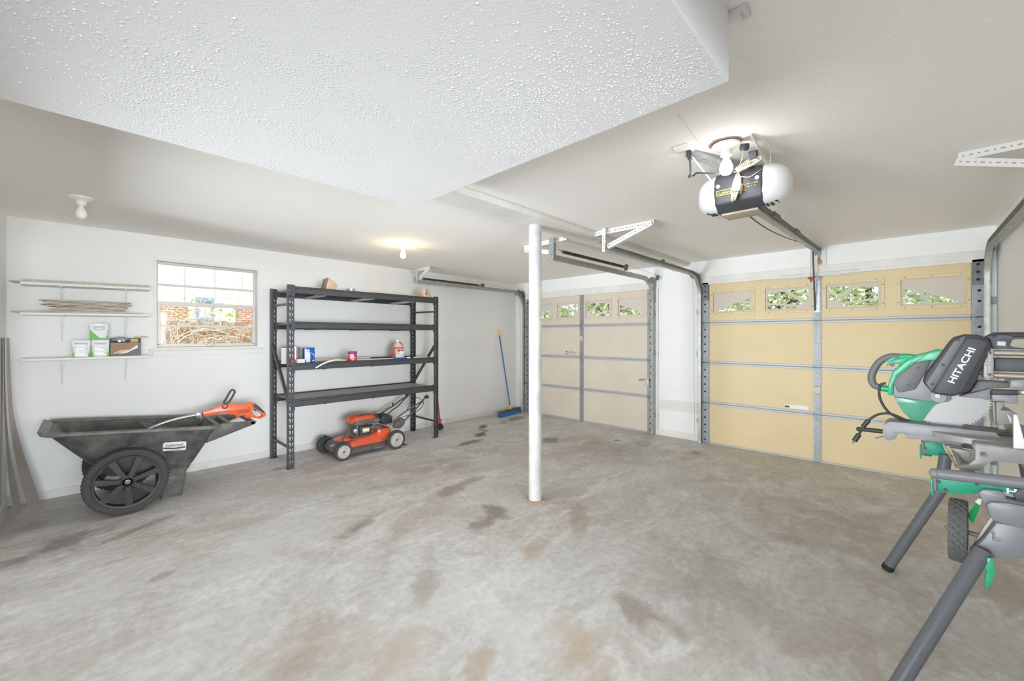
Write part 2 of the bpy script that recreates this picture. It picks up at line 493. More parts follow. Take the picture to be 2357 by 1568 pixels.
# ------------------------------------------------------------------ room shell
def fs(px, py, rx, ry, rot, col, amt, soft=0.5):
    p = PZ(px, py, 0); return (p.x, p.y, rx, ry, rot, col, amt, soft)
DK, BR, GY, RU, PL = (84, 72, 62), (138, 114, 96), (142, 138, 134), (176, 142, 104), (222, 221, 218)
STAINS = [
    fs(1000, 1080, 1.30, 0.42, 0.0, (150, 134, 120), 0.55, 1.0), fs(1420, 1040, 0.9, 0.8, 0.3, (150, 136, 122), 0.55, 1.0),
    fs(1850, 1200, 1.0, 0.7, 0.5, (152, 138, 124), 0.6, 1.1), fs(1620, 1330, 0.65, 0.45, 0.4, (150, 134, 119), 0.55, 1.0),
    fs(900, 1250, 0.9, 0.16, 0.75, (156, 140, 126), 0.5, 1.0), fs(700, 1480, 0.42, 0.3, 0.2, (164, 142, 118), 0.55, 1.0),
    fs(250, 1330, 0.7, 0.5, 0.3, PL, 0.5, 1.1), fs(640, 1240, 0.8, 0.45, 0.5, PL, 0.55, 1.1), fs(1000, 1400, 0.7, 0.4, 0.2, PL, 0.45, 1.1),
    fs(400, 1500, 0.7, 0.35, 0.6, PL, 0.4, 1.1), fs(1330, 1500, 0.34, 0.16, 0.9, (186, 164, 138), 0.6, 0.7), fs(880, 1540, 0.40, 0.18, 0.3, (188, 168, 144), 0.55, 0.8), fs(1560, 1450, 0.22, 0.10, 1.0, (150, 132, 116), 0.55, 0.7),
    fs(1420, 1130, 0.5, 0.22, 0.3, PL, 0.5, 0.9), fs(1200, 1420, 0.5, 0.3, 0.5, PL, 0.5, 1.0), fs(1750, 1480, 0.35, 0.14, 0.9, PL, 0.45, 0.9), fs(2000, 1230, 0.8, 0.5, 0.4, (158, 145, 133), 0.5, 1.1),
    fs(1108, 984, 0.30, 0.10, 0.6, DK, 0.85), fs(1109, 998, 0.26, 0.10, 0.5, DK, 0.85), fs(1086, 1018, 0.34, 0.10, 0.1, (112, 94, 80), 0.75),
    fs(1183, 965, 0.55, 0.15, 0.2, (118, 98, 84), 0.7), fs(1268, 1012, 0.24, 0.16, 0.4, (112, 96, 84), 0.7),
    fs(1420, 1014, 0.10, 0.06, 0.3, (120, 104, 92), 0.6), fs(1490, 1002, 0.35, 0.16, 0.2, (176, 148, 118), 0.45),
    fs(1600, 1042, 0.16, 0.08, 0.3, (122, 108, 96), 0.6), fs(1482, 1022, 0.30, 0.14, 0.2, (158, 164, 160), 0.5),
    fs(1140, 1180, 0.28, 0.14, 0.9, (122, 102, 88), 0.65), fs(1112, 1204, 0.22, 0.13, 0.4, (130, 112, 98), 0.6), fs(1060, 1118, 0.5, 0.12, 0.2, (138, 122, 108), 0.6),
    fs(640, 1080, 0.16, 0.07, 0.1, (148, 122, 100), 0.65), fs(120, 1262, 0.40, 0.17, 0.45, (116, 112, 110), 0.7), fs(60, 1215, 0.25, 0.12, 0.3, (140, 136, 134), 0.5),
    fs(300, 1225, 0.4, 0.07, 0.5, (142, 124, 110), 0.6), fs(830, 1210, 0.28, 0.10, 0.5, (132, 116, 104), 0.6), fs(370, 1328, 0.10, 0.05, 0.3, (134, 118, 106), 0.5),
    fs(980, 1330, 0.4, 0.12, 0.9, (150, 132, 116), 0.5), fs(1460, 1400, 0.30, 0.11, 0.9, (140, 120, 104), 0.55), fs(1290, 1240, 0.5, 0.05, 0.1, PL, 0.6),
    fs(1230, 1270, 0.24, 0.12, 0.3, (176, 142, 104), 0.5), fs(1330, 1190, 0.4, 0.10, 0.6, (162, 140, 122), 0.5), fs(1100, 1540, 0.25, 0.10, 0.5, (172, 144, 112), 0.5),
]
concrete('concrete_floor', STAINS, [(1, 3.61, 0.012, 0, 0)])
struct(MB().bx(WL - 0.13, 5.90, WD - 0.12, 5.56, -0.1, 0).build('floor', 'concrete_floor', smooth=0), 'stained bare concrete garage floor')
struct(MB().bx(-3.6, 5.90, -3.8, 5.56, CEIL, CEIL + 0.14).build('ceiling', 'ceiling_texture', smooth=0), 'off-white stippled garage ceiling')  # slab carried on unseen behind the camera to keep out the sun
SOF = (1.375, 0.392, 2.16, 2.216)
struct(MB().bx(WL, SOF[0], SOF[1], SOF[2], SOF[3], CEIL + 0.01).build('ceiling_soffit', 'soffit_texture', smooth=0, bevel=0.004, seg=2), 'lowered white popcorn bulkhead above the camera')

# sprayed nubs standing proud of the bulkhead, thicker in drifts
_nb = MB(); _rn = random.Random(21)
def _nub(p, n, r):
    n = Vector(n); u = n.orthogonal().normalized(); v = n.cross(u); a0 = _rn.uniform(0, 6)
    b = [p + (u * math.cos(a0 + k * PI / 2.5) + v * math.sin(a0 + k * PI / 2.5)) * r * _rn.uniform(0.7, 1.2) for k in range(5)]
    t = [p + (q - p) * 0.55 + n * r * _rn.uniform(0.30, 0.55) for q in b]
    _nb.add(b + t, [(0, 1, 6, 5), (1, 2, 7, 6), (2, 3, 8, 7), (3, 4, 9, 8), (4, 0, 5, 9), (5, 6, 7, 8, 9)])
_dr = [(0.0, 1.55, 0.30), (0.25, 1.75, 0.22), (-0.2, 1.3, 0.22), (1.15, 0.85, 0.24), (1.22, 1.15, 0.20), (1.0, 0.62, 0.20), (1.25, 0.55, 0.12), (0.95, 0.95, 0.2)]
for _k in range(4600):
    if _k < 4000:
        _c = _dr[_rn.randrange(len(_dr))]; _x, _y = _rn.gauss(_c[0], _c[2] * 0.7), _rn.gauss(_c[1], _c[2] * 0.7)
    else:
        _x, _y = _rn.uniform(WL, SOF[0]), _rn.uniform(SOF[1], SOF[2])
    if WL < _x < SOF[0] - 0.004 and SOF[1] + 0.004 < _y < SOF[2] - 0.004:
        _nub(Vector((_x, _y, SOF[3])), (0, 0, -1), _rn.uniform(0.0018, 0.0046) * (1.0 if _k < 4000 else 0.7))
for _k in range(160):
    _nub(Vector((_rn.uniform(0.6, SOF[0] - 0.01), SOF[1], _rn.uniform(SOF[3] + 0.003, SOF[3] + 0.05))), (0, -1, 0), _rn.uniform(0.0015, 0.003))
_nb.build('popcorn_nubs', 'soffit_texture', bpy.data.objects['ceiling_soffit'], smooth=60)['kind'] = 'stuff'
# scattered nubs on the high ceiling near the bulkhead
_nb = MB()
for _k in range(1500):
    _x, _y = _rn.gauss(1.9, 0.35), _rn.gauss(0.35, 0.35)
    if SOF[0] + 0.02 < _x < 3.2 and WD + 0.05 < _y < 2.1:
        _nub(Vector((_x, _y, CEIL)), (0, 0, -1), _rn.uniform(0.0015, 0.0036))
_nb.build('popcorn_nubs', 'ceiling_texture', bpy.data.objects['ceiling'], smooth=60)['kind'] = 'stuff'

WX0, WX1, WZ0, WZ1 = 0.462, 1.376, 1.300, 2.205
struct(MB().prism([rect(WL - 0.12, WB + 0.15, 0, CEIL), rect(WX0, WX1, WZ0, WZ1)], (0, WA, 0), (1, 0, 0), (0, 0, 1), 0.14, (0, 1, 0)).build('wall_back', 'wall_paint', smooth=0), 'white painted wall with window and shelves')
struct(MB().bx(WL - 0.13, WL, 4.15, WA, 0, CEIL).bx(WL - 0.13, WL, WD - 0.12, 4.15, 2.02, CEIL).build('wall_left', 'wall_paint', smooth=0), 'white painted wall at the left edge')  # gap made for the fill lights; lintel added to trim their upper rays
D1C, D2C, DHW, DTOP = 3.907, 0.716, 1.245, 2.128
d1a, d1b, d2a, d2b = D1C - DHW, D1C + DHW, D2C - DHW, D2C + DHW
struct(MB().prism([[(WD - 0.12, 0), (d2a, 0), (d2a, DTOP), (d2b, DTOP), (d2b, 0), (d1a, 0), (d1a, DTOP), (d1b, DTOP), (d1b, 0), (WA, 0), (WA, CEIL), (WD - 0.12, CEIL)]],
                  (WB, 0, 0), (0, 1, 0), (0, 0, 1), 0.12, (1, 0, 0)).build('wall_right', 'wall_paint', smooth=0), 'white wall holding the two garage doors')
struct(MB().bx(1.5, WB, WD - 0.12, WD, 0, CEIL).bx(WL, 1.5, WD - 0.12, WD, 1.93, CEIL).build('wall_side', 'wall_paint', smooth=0), 'white wall behind the mitre saw')  # unseen gap lets the rear fill in; added lintel blocks its upper rays
# unseen dark enclosure added behind the camera to cut sky light and bounce
mat('light_block_grey', (150, 146, 140), 0.8)
mat('light_block_brown', (112, 96, 82), 0.7, var=0.2, vscale=4)
struct(MB().bx(-3.72, 1.5, -3.92, -3.80, 0, CEIL).bx(1.5, 1.62, -3.92, WD - 0.12, 0, CEIL).build('light_block_rear', 'light_block_grey', smooth=0), 'unseen grey wall added behind the camera to block light')
struct(MB().bx(-3.72, -3.60, -3.80, 4.15, 0, CEIL).bx(-3.60, WL - 0.13, 4.15, 4.27, 0, CEIL).build('light_block_rear_left', 'light_block_grey', smooth=0), 'unseen grey side wall added behind the camera to block light')
struct(MB().bx(-3.72, WL - 0.13, -3.92, 4.27, -0.1, 0).bx(WL - 0.13, 1.62, -3.92, WD - 0.12, -0.1, 0).build('light_block_floor', 'light_block_brown', smooth=0), 'unseen brown floor added behind the camera to dampen bounce')
struct(MB().bx(SOF[0], WB, 2.150, 2.400, 2.392, CEIL).build('ceiling_beam', 'trim_paint', smooth=0, bevel=0.003), 'white boxed ceiling beam above the steel post')
struct(MB().bx(WL, 5.70, WA - 0.012, WA, 0, 0.075).build('baseboard_back', 'trim_paint', smooth=0, bevel=0.003))
struct(MB().bx(WL, WL + 0.022, 4.15, WA - 0.20, 0, 0.12).build('baseboard_left', 'trim_paint', smooth=0, bevel=0.003))
struct(MB().bx(WB - 0.012, WB, 2.02, 2.60, 0, 0.09).build('baseboard_right', 'trim_paint', smooth=0, bevel=0.003))
struct(MB().bx(WB - 0.014, WB, 2.03, 2.585, 0.375, 0.520).build('trim_1', 'trim_paint', smooth=0, bevel=0.003), 'white flat board across the pier between doors')
for i, c in enumerate((D1C, D2C)):
    m = MB().bx(WB - 0.020, WB, c - DHW - 0.02, c + DHW + 0.02, DTOP - 0.006, 2.225)
    m.bx(WB - 0.034, WB - 0.0195, c - DHW, c + DHW, DTOP - 0.012, 2.150)
    struct(m.build('trim_%d' % (i + 2), 'trim_paint', smooth=0, bevel=0.003), 'white header trim above the %s garage door' % ('cream', 'yellow')[i])
struct(MB().bx(WB - 0.018, WB, d1a - 0.085, d1a - 0.045, 0, DTOP).build('trim_4', 'trim_paint', smooth=0, bevel=0.002))
# paint bubbles and screw dots
# ------------------------------------------------------------------ window
w1 = struct_root('window_1', 'white framed four-light sash window above the sill', (0.92, WA, WZ0))
m = MB()
m.prism([rect(WX0, WX1, WZ0, WZ1), rect(WX0 + 0.013, WX1 - 0.013, WZ0 + 0.013, WZ1 - 0.013)], (0, WA - 0.006, 0), (1, 0, 0), (0, 0, 1), 0.14, (0, 1, 0))
m.build('jamb', 'reveal_paint', w1, smooth=0)
FY = WA + 0.075
m = MB().prism([rect(WX0 + 0.013, WX1 - 0.013, WZ0 + 0.013, WZ1 - 0.013), rect(WX0 + 0.032, WX1 - 0.032, WZ0 + 0.036, WZ1 - 0.034)], (0, FY, 0), (1, 0, 0), (0, 0, 1), 0.035, (0, 1, 0))
m.build('frame', 'window_frame', w1, smooth=0, bevel=0.002)
zs = [1.352, 1.540, 1.742, 1.952, 2.185]
zr = [1.340, 1.533, 1.765, 1.958]
for z, h, yo in ((1.536, 0.020, -0.006), (1.768, 0.036, -0.010), (1.960, 0.018, 0.0)):
    MB().bx(WX0 + 0.028, WX1 - 0.028, FY + yo, FY + 0.026, z - h / 2, z + h / 2).build('rail', 'window_frame', w1, smooth=0, bevel=0.002)
MB().bx(WX0 + 0.028, WX0 + 0.050, FY - 0.012, FY + 0.02, 1.34, 1.775).build('sash_stile', 'window_frame', w1, smooth=0, bevel=0.002)
MB().bx(WX1 - 0.050, WX1 - 0.028, FY - 0.012, FY + 0.02, 1.34, 1.775).build('sash_stile', 'window_frame', w1, smooth=0, bevel=0.002)
MB().bx(WX0 + 0.028, WX1 - 0.028, FY - 0.012, FY + 0.02, 1.318, 1.352).build('bottom_rail', 'window_frame', w1, smooth=0, bevel=0.003)
m = MB().bx(0.895, 0.965, FY - 0.030, FY - 0.012, 1.322, 1.346)
m.build('latch', 'window_frame', w1, bevel=0.004)
for a, b in ((1.352, 1.527), (1.546, 1.750), (1.786, 1.951), (1.969, 2.175)):
    MB().bx(WX0 + 0.045, WX1 - 0.045, FY + 0.008, FY + 0.012, a, b).build('pane', 'glass', w1, smooth=0)
MB().bx(WX0 - 0.045, WX1 + 0.055, WA - 0.035, WA + 0.08, WZ0 - 0.022, WZ0 + 0.003).build('window_sill', 'reveal_paint', w1, bevel=0.008, seg=3)
MB().bx(WX0 - 0.02, WX1 + 0.03, WA - 0.010, WA, WZ0 - 0.075, WZ0 - 0.022).build('apron', 'wall_paint', w1, bevel=0.002)
m = MB()
m.prism([rect(WX0 - 0.012, WX1 + 0.012, WZ0, WZ1 + 0.012), rect(WX0 + 0.004, WX1 - 0.004, WZ0 + 0.004, WZ1 - 0.004)], (0, WA - 0.008, 0), (1, 0, 0), (0, 0, 1), 0.008, (0, 1, 0))
m.build('casing', 'reveal_paint', w1, smooth=0)

# ------------------------------------------------------------------ outdoors
struct(MB().bx(-30, 60, -40, 60, -0.30, -0.12).build('ground', 'grass', smooth=0), 'pale dry ground outside the garage')
struct(MB().bx(WB + 0.10, 13.5, -2.0, 7.0, -0.125, -0.02).build('driveway', 'driveway', smooth=0), 'pale concrete drive outside the garage doors')
# board fence
FYO = 12.0
fence = thing('board_fence', 'weathered tan board fence seen through the window', 'fence', (2.4, FYO, -0.12))
pk = MB().bx(-0.066, 0.066, 0, 0.022, -0.12, 1.78).mesh('fence_board', 'fence_wood', 0)
for i in range(44):
    o = put('fence_board', pk, fence)
    o.location = (-0.7 + i * 0.142, FYO, random.uniform(-0.02, 0.03)); o.rotation_euler = (0, 0, random.uniform(-0.02, 0.02))
for z in (0.3, 1.45): MB().bx(-0.8, 5.6, FYO + 0.023, FYO + 0.06, z, z + 0.09).build('fence_rail', 'fence_wood', fence, smooth=0)
# neighbouring house
HY_ = 17.0
hx = lambda px: PY(px, 720, HY_).x
house = thing('neighbour_house', 'white sided and red brick house beyond the window fence', 'house', (2.8, HY_, -0.12))
MB().bx(-6, 11, HY_, HY_ + 0.3, -0.12, 2.52).build('brick_wall', 'brick_far', house, smooth=0)
MB().bx(-6, 11, HY_ - 0.03, HY_ + 0.3, 2.52, 6.0).build('siding', 'siding_white', house, smooth=0)
bt = MB().bx(-0.035, 0.035, -0.03, 0.0, 2.52, 6.0).mesh('batten', 'siding_white', 0)
x0 = hx(421); dx = hx(490) - x0
for k in range(-6, 9):
    o = put('batten', bt, house); o.location = (x0 + k * dx, HY_ - 0.03, 0)
m = MB().bx(hx(432), hx(541), HY_ - 0.06, HY_, -0.1, 2.52); m.build('garage_panel', 'siding_white', house, smooth=0)
MB().bx(hx(534), hx(541), HY_ - 0.09, HY_ - 0.06, -0.1, 2.52).build('panel_trim', 'siding_white', house, smooth=0)
xa, xb = hx(450), hx(489)
m = MB().prism([rect(xa, xb, 1.95, 2.72), rect(xa + 0.06, xb - 0.06, 2.03, 2.58)], (0, HY_ - 0.10, 0), (1, 0, 0), (0, 0, 1), 0.04, (0, 1, 0))
m.build('blue_window_frame', 'blue_trim', house, smooth=0)
# vines on the fence
vine = thing('climbing_vine', 'tangled bare pale vine stems growing over the fence', 'vine', (2.2, FYO - 0.3, -0.12))
rv = random.Random(3)
m = MB()
def branch(p, d, L, r, depth):
    pts = [p]
    k = 5
    for i in range(k):
        d = (d + Vector((rv.uniform(-0.45, 0.45), rv.uniform(-0.12, 0.12), rv.uniform(-0.35, 0.30)))).normalized()
        p = p + d * (L / k)
        p.y = min(max(p.y, FYO - 0.55), FYO - 0.05)
        pts.append(p)
        if depth > 0 and rv.random() < 0.62:
            branch(p.copy(), (d + Vector((rv.uniform(-1.0, 1.0), rv.uniform(-0.2, 0.2), rv.uniform(-0.6, 0.7)))).normalized(), L * rv.uniform(0.45, 0.75), r * 0.62, depth - 1)
    m.tube(pts, [r * (1 - 0.6 * i / k) for i in range(k + 1)], 5)
tips = []
for x in (0.75, 0.95, 1.15, 1.3, 1.6, 1.9, 2.25, 2.5, 3.0, 3.3, 3.7, 4.1):
    branch(Vector((x, FYO - rv.uniform(0.1, 0.4), rv.uniform(-0.1, 0.6))), Vector((rv.uniform(-0.5, 0.7), 0, 1)).normalized(), rv.uniform(0.9, 1.5), 0.018, 3)
for i in range(26):
    branch(Vector((rv.uniform(0.7, 3.9), FYO - rv.uniform(0.05, 0.3), rv.uniform(1.3, 1.85))), Vector((rv.uniform(-1, 1), 0, rv.uniform(-0.1, 0.5))).normalized(), rv.uniform(0.4, 0.9), 0.011, 2)
m.build('stems', 'stem_pale', vine)
def leaves(cn, pts, size, mname, parent, spread, rnd):
    m = MB()
    for p in pts:
        for k in range(cn):
            c = p + Vector((rnd.gauss(0, spread), rnd.gauss(0, spread), rnd.gauss(0, spread)))
            a = Vector((rnd.uniform(-1, 1), rnd.uniform(-1, 1), rnd.uniform(-1, 1))).normalized()
            b = a.cross(Vector((rnd.uniform(-1, 1), rnd.uniform(-1, 1), rnd.uniform(-1, 1)))).normalized()
            s = size * rnd.uniform(0.6, 1.3)
            m.add([c - a * s, c - b * s * 0.5, c + a * s, c + b * s * 0.5], [(0, 1, 2, 3)])
    o = m.build('leaves', mname, parent, smooth=0); o['kind'] = 'stuff'
    return o
leaves(26, [Vector((1.05, FYO - 0.3, 1.95)), Vector((1.45, FYO - 0.3, 1.9)), Vector((1.6, FYO - 0.35, 2.0)), Vector((2.5, FYO - 0.3, 2.0)), Vector((2.15, FYO - 0.3, 2.1))], 0.045, 'leaf_yellow', vine, 0.11, rv)
# trees beyond the doors
def tree(x, y, h, r, m_, label, seed):
    rnd = random.Random(seed)
    t = thing('leafy_tree', label, 'tree', (x, y, -0.12), 'trees outside the garage doors')
    k = MB().tube(curve([(x, y, -0.12), (x + 0.1, y - 0.05, h * 0.35), (x - 0.1, y + 0.1, h * 0.7)], 4), [0.16 - 0.012 * i for i in range(9)], 8)
    for i in range(7):
        a = rnd.uniform(0, 2 * PI)
        k.tube([(x, y, h * rnd.uniform(0.25, 0.6)), (x + math.cos(a) * r * 0.7, y + math.sin(a) * r * 0.7, h * rnd.uniform(0.5, 0.9))], [0.06, 0.02], 5)
    k.build('trunk', 'bark', t)
    pts = []
    for i in range(260):
        a = rnd.uniform(0, 2 * PI); b = rnd.uniform(-1, 1); q = rnd.uniform(0.35, 1.0) ** 0.5 * r
        pts.append(Vector((x + math.cos(a) * q * math.sqrt(1 - b * b), y + math.sin(a) * q * math.sqrt(1 - b * b), h * 0.55 + b * h * 0.48)))
    leaves(34, pts, 0.075, m_, t, 0.22, rnd)
tree(13.2, 7.7, 4.4, 1.5, 'leaf_pale', 'pale green tree seen through the cream door, nearest the post', 1)
tree(18.5, 9.8, 6.0, 2.1, 'leaf_mid', 'darker green tree seen through the cream door, farther back', 2)
tree(13.6, 2.2, 4.4, 1.6, 'leaf_pale', 'pale green tree seen through the yellow door, left panes', 3)
tree(18.5, 0.9, 6.0, 2.1, 'leaf_mid', 'darker green tree seen through the yellow door, middle panes', 4)
tree(13.6, -1.6, 4.4, 1.6, 'leaf_pale', 'pale green tree seen through the rightmost yellow door pane', 5)
tree(24.5, 5.3, 7.0, 2.1, 'leaf_mid', 'darker green tree outside, between the two garage doors', 6)
tree(13.5, 11.6, 4.4, 1.6, 'leaf_pale', 'pale green tree outside the cream door, farthest left', 7)

# ------------------------------------------------------------------ garage doors
Za, Zb = zc(1600, 600, 7.84), zc(1840, 560, 5.238)
def onB(pts): return [((p.y - D2C), p.z) for p in (PX(a, b, WB) for a, b in pts)]
WINS = [(0.627, 1.143), (0.029, 0.545), (-0.564, -0.049), (-1.162, -0.654)]
WZA, WZB = 1.705, 2.035
CUTS = [
    [onB(Za([(405, 912), (745, 752), (992, 772), (992, 892)])), onB(Za([(848, 722), (990, 675), (994, 735)]))],
    [onB(Za([(1302, 598), (1605, 552), (1935, 768), (1895, 798), (1302, 762)])), onB(Za([(1665, 537), (2042, 505), (2042, 718), (1985, 742)])), onB(Za([(1302, 795), (1835, 830), (1805, 858), (1302, 880)]))],
    [onB(Zb([(357, 528), (640, 513), (405, 690), (357, 680)])), onB(Zb([(437, 710), (695, 517), (950, 522), (950, 650), (475, 720)])), onB(Zb([(510, 742), (950, 675), (950, 745), (520, 760)]))],
    [onB(Zb([(1252, 548), (1412, 573), (1252, 602)])), onB(Zb([(1252, 632), (1520, 592), (1915, 700), (1880, 708), (1252, 732)]))],
]
SEAM = [0.0, 0.540, 1.075, 1.607, DTOP]
def hinge_mesh():
    m = MB()
    for s in (1, -1):
        m.prism([[(-0.030, 0.006 * s), (0.030, 0.006 * s), (0.026, 0.045 * s), (0.010, 0.085 * s), (-0.010, 0.085 * s), (-0.026, 0.045 * s)],
                 [(-0.012, 0.024 * s), (0.012, 0.024 * s), (0.0, 0.056 * s)]], (0, 0, 0), (0, 1, 0), (0, 0, 1), 0.004, (-1, 0, 0))
        for a in (-0.018, 0.018): m.bar((-0.006, a, 0.01 * s), (-0.006, a * 0.5, 0.075 * s), 0.006, 0.006)
        m.lathe([(0.0055, 0), (0.0055, 0.008)], (-0.003, 0, 0.068 * s), (-1, 0, 0), 6)
    m.tube([(-0.012, -0.045, 0), (-0.012, 0.045, 0)], 0.006, 8)
    return m.mesh('hinge', 'galvanised', 35)
HINGE = hinge_mesh()
STX = WB - 0.012
def stile_mesh(z0, z1, w, holes, hx0):
    hs = []
    z = z0 + 0.05
    while holes and z < z1 - 0.04:
        hs.append(ngon(hx0, z, 0.0135, 8, 0.0135)); z += 0.098
    m = MB().prism([rect(-w / 2, w / 2, z0 + 0.003, z1 - 0.003)] + hs, (STX, 0, 0), (0, 1, 0), (0, 0, 1), 0.003, (1, 0, 0))
    m.bx(STX + 0.003, WB + 0.004, -w / 2, -w / 2 + 0.003, z0 + 0.003, z1 - 0.003).bx(STX + 0.003, WB + 0.004, w / 2 - 0.003, w / 2, z0 + 0.003, z1 - 0.003)
    m.slot = 1
    if holes: m.bx(STX + 0.010, STX + 0.011, -w / 2 + 0.004, w / 2 - 0.004, z0 + 0.01, z1 - 0.01)
    return m.mesh('stile', ['galvanised', 'hole_shade'], 0)

def garage_door(name, c, label, paint, frame, plate, bright):
    d = struct_root(name, label, (WB, c, 0))
    hw = DHW - 0.006
    for k in range(4):
        z0, z1 = SEAM[k] + 0.004, SEAM[k + 1] - 0.004
        hs = [rect(a + 0.030, b - 0.030, WZA + 0.030, WZB - 0.030) for a, b in WINS] if k == 3 else []
        MB().prism([rect(-hw, hw, z0, z1)] + hs, (WB + 0.004, c, 0), (0, 1, 0), (0, 0, 1), 0.045, (1, 0, 0)).build('door_section', paint, d, smooth=0, bevel=0.0)
    MB().bx(WB - 0.006, WB + 0.05, c - hw, c + hw, -0.0, 0.022).build('bottom_bar', 'seam_rail', d, smooth=0, bevel=0.003)
    MB().bx(WB + 0.004, WB + 0.05, c - hw, c + hw, -0.018, 0.0).build('bottom_seal', 'rubber_black', d, smooth=0)
    for (a, b), cuts in zip(WINS, CUTS):
        f = MB().prism([rect(c + a, c + b, WZA, WZB), rect(c + a + 0.032, c + b - 0.032, WZA + 0.032, WZB - 0.032)], (WB + 0.004, 0, 0), (0, 1, 0), (0, 0, 1), 0.010, (-1, 0, 0))
        f.prism([rect(c + a + 0.022, c + b - 0.022, WZA + 0.022, WZB - 0.022), rect(c + a + 0.030, c + b - 0.030, WZA + 0.030, WZB - 0.030)], (WB - 0.006, 0, 0), (0, 1, 0), (0, 0, 1), 0.004, (-1, 0, 0))
        fo = f.build('window_frame', frame, d, smooth=0, bevel=0.0015, seg=1)
        MB().prism([rect(c + a + 0.030, c + b - 0.030, WZA + 0.030, WZB - 0.030)] + [[(c + y, z) for y, z in q] for q in cuts],
                   (WB + 0.012, 0, 0), (0, 1, 0), (0, 0, 1), 0.010, (1, 0, 0)).build('sunburst_insert', plate, fo, smooth=0)
        MB().bx(WB + 0.026, WB + 0.029, c + a + 0.028, c + b - 0.028, WZA + 0.028, WZB - 0.028).build('pane', 'glass', fo, smooth=0)
        s = MB()
        for q in (0.12, 0.5, 0.88):
            for z in (WZA + 0.012, WZB - 0.012): s.lathe([(0.005, 0), (0.004, 0.003)], (WB - 0.006, c + a + (b - a) * q, z), (-1, 0, 0), 6)
        for q in (0.2, 0.8):
            for y in (a + 0.012, b - 0.012): s.lathe([(0.005, 0), (0.004, 0.003)], (WB - 0.006, c + y, WZA + (WZB - WZA) * q), (-1, 0, 0), 6)
        s.build('screws', 'print_dark', fo, smooth=0)
    for k in range(4):
        z0, z1 = SEAM[k], SEAM[k + 1]
        for y, w, h, off in ((hw - 0.038, 0.076, True, 0.012), (0.0, 0.066, False, 0), (-hw + 0.038, 0.076, True, -0.012)):
            o = put('stile', stile_mesh(z0, z1, w, h, off), d); o.location = o.location + Vector((0, c, 0)) - Vector((0, 0, 0))
            o.location = Vector((0, c + y, 0))
    for k in (1, 2, 3):
        z = SEAM[k]
        segs = ((-hw + 0.078, -0.034), (0.034, hw - 0.078))
        for a, b in segs:
            m = MB().bx(WB - 0.010, WB + 0.004, c + a, c + b, z + 0.003, z + 0.026).bx(WB - 0.012, WB + 0.004, c + a, c + b, z - 0.026, z - 0.003)
            m.bx(WB - 0.004, WB + 0.004, c + a, c + b, z - 0.003, z + 0.003)
            m.build('seam_rail', 'seam_rail', d, smooth=0, bevel=0.003)
        for y in (hw - 0.038, 0.0, -hw + 0.038):
            o = put('hinge', HINGE, d); o.location = Vector((STX, c + y, z))
        for s in (1, -1):
            MB().tube([(STX - 0.012, c + s * (hw - 0.05), z), (STX - 0.012, c + s * (hw + 0.03), z)], 0.006, 8).lathe([(0.02, 0), (0.02, 0.018)], (STX - 0.012, c + s * (hw + 0.018), z), (0, s, 0), 12).build('roller', 'galvanised_dark', d)
    for s in (1, -1):
        m = MB().prism([rect(-0.036, 0.036, 1.905, 2.140), ngon(0, 1.955, 0.013), ngon(0, 2.025, 0.013), ngon(0, 2.095, 0.013)], (STX - 0.022, c + s * (hw - 0.036), 0), (0, 1, 0), (0, 0, 1), 0.003, (1, 0, 0))
        m.bx(STX - 0.019, STX - 0.001, c + s * (hw - 0.036) - 0.036, c + s * (hw - 0.036) - 0.033, 1.905, 2.14).bx(STX - 0.019, STX - 0.001, c + s * (hw - 0.036) + 0.033, c + s * (hw - 0.036) + 0.036, 1.905, 2.14)
        m.slot = 1; m.bx(STX - 0.008, STX - 0.006, c + s * (hw - 0.036) - 0.032, c + s * (hw - 0.036) + 0.032, 1.91, 2.135)
        if bright: m.build('top_bracket', ['galvanised_dark', 'hole_shade'], d, smooth=0)
    if not bright:
        MB().plate([Vector((STX - 0.002, c - hw + 0.075, 2.03)), Vector((STX - 0.002, c - hw - 0.01, 2.03)), Vector((STX - 0.002, c - hw - 0.01, 1.95)), Vector((STX - 0.002, c - hw + 0.04, 1.975))], (-0.03, 0, 0)).build('top_bracket', 'galvanised', d, smooth=0)
    return d
door1 = garage_door('door_1', D1C, 'cream sectional garage door behind the steel post', 'door_cream', 'insert_frame_cream', 'insert_plate_cream', False)
door2 = garage_door('door_2', D2C, 'yellowed sectional garage door behind the mitre saw', 'door_yellow', 'insert_frame_yellow', 'insert_plate', True)

def sticker(parent, y0, y1, z0, z1, name='sticker'):
    o = MB().bx(WB + 0.0025, WB + 0.0042, y0, y1, z0, z1).build(name, 'sticker_white', parent, smooth=0)
    return o
s = sticker(door2, 0.80, 1.03, 0.578, 0.622)
MB().bx(WB + 0.0015, WB + 0.0026, 0.985, 1.028, 0.584, 0.606).build('printed_block', 'print_dark', s, smooth=0)
lettering('printed_text', 'WARNING', (WB + 0.0024, 1.005, 0.613), (0, -1, 0), (0, 0, 1), 0.006, 'print_dark', s)
s = MB().bx(WB + 0.0025, WB + 0.0042, 4.02, 4.245, 1.12, 1.175).build('sticker', 'insert_plate_cream', door1, smooth=0)
for k, (a, b, mm) in enumerate(((1.154, 1.172, 'print_red'), (1.138, 1.153, 'sticker_white'), (1.122, 1.137, 'print_dark'))):
    MB().bx(WB + 0.0012, WB + 0.0026, 4.205, 4.240, a, b).build('printed_block', mm, s, smooth=0)
lettering('printed_text', 'WARNING', (WB + 0.0024, 4.13, 1.168), (0, -1, 0), (0, 0, 1), 0.010, 'print_dark', s)
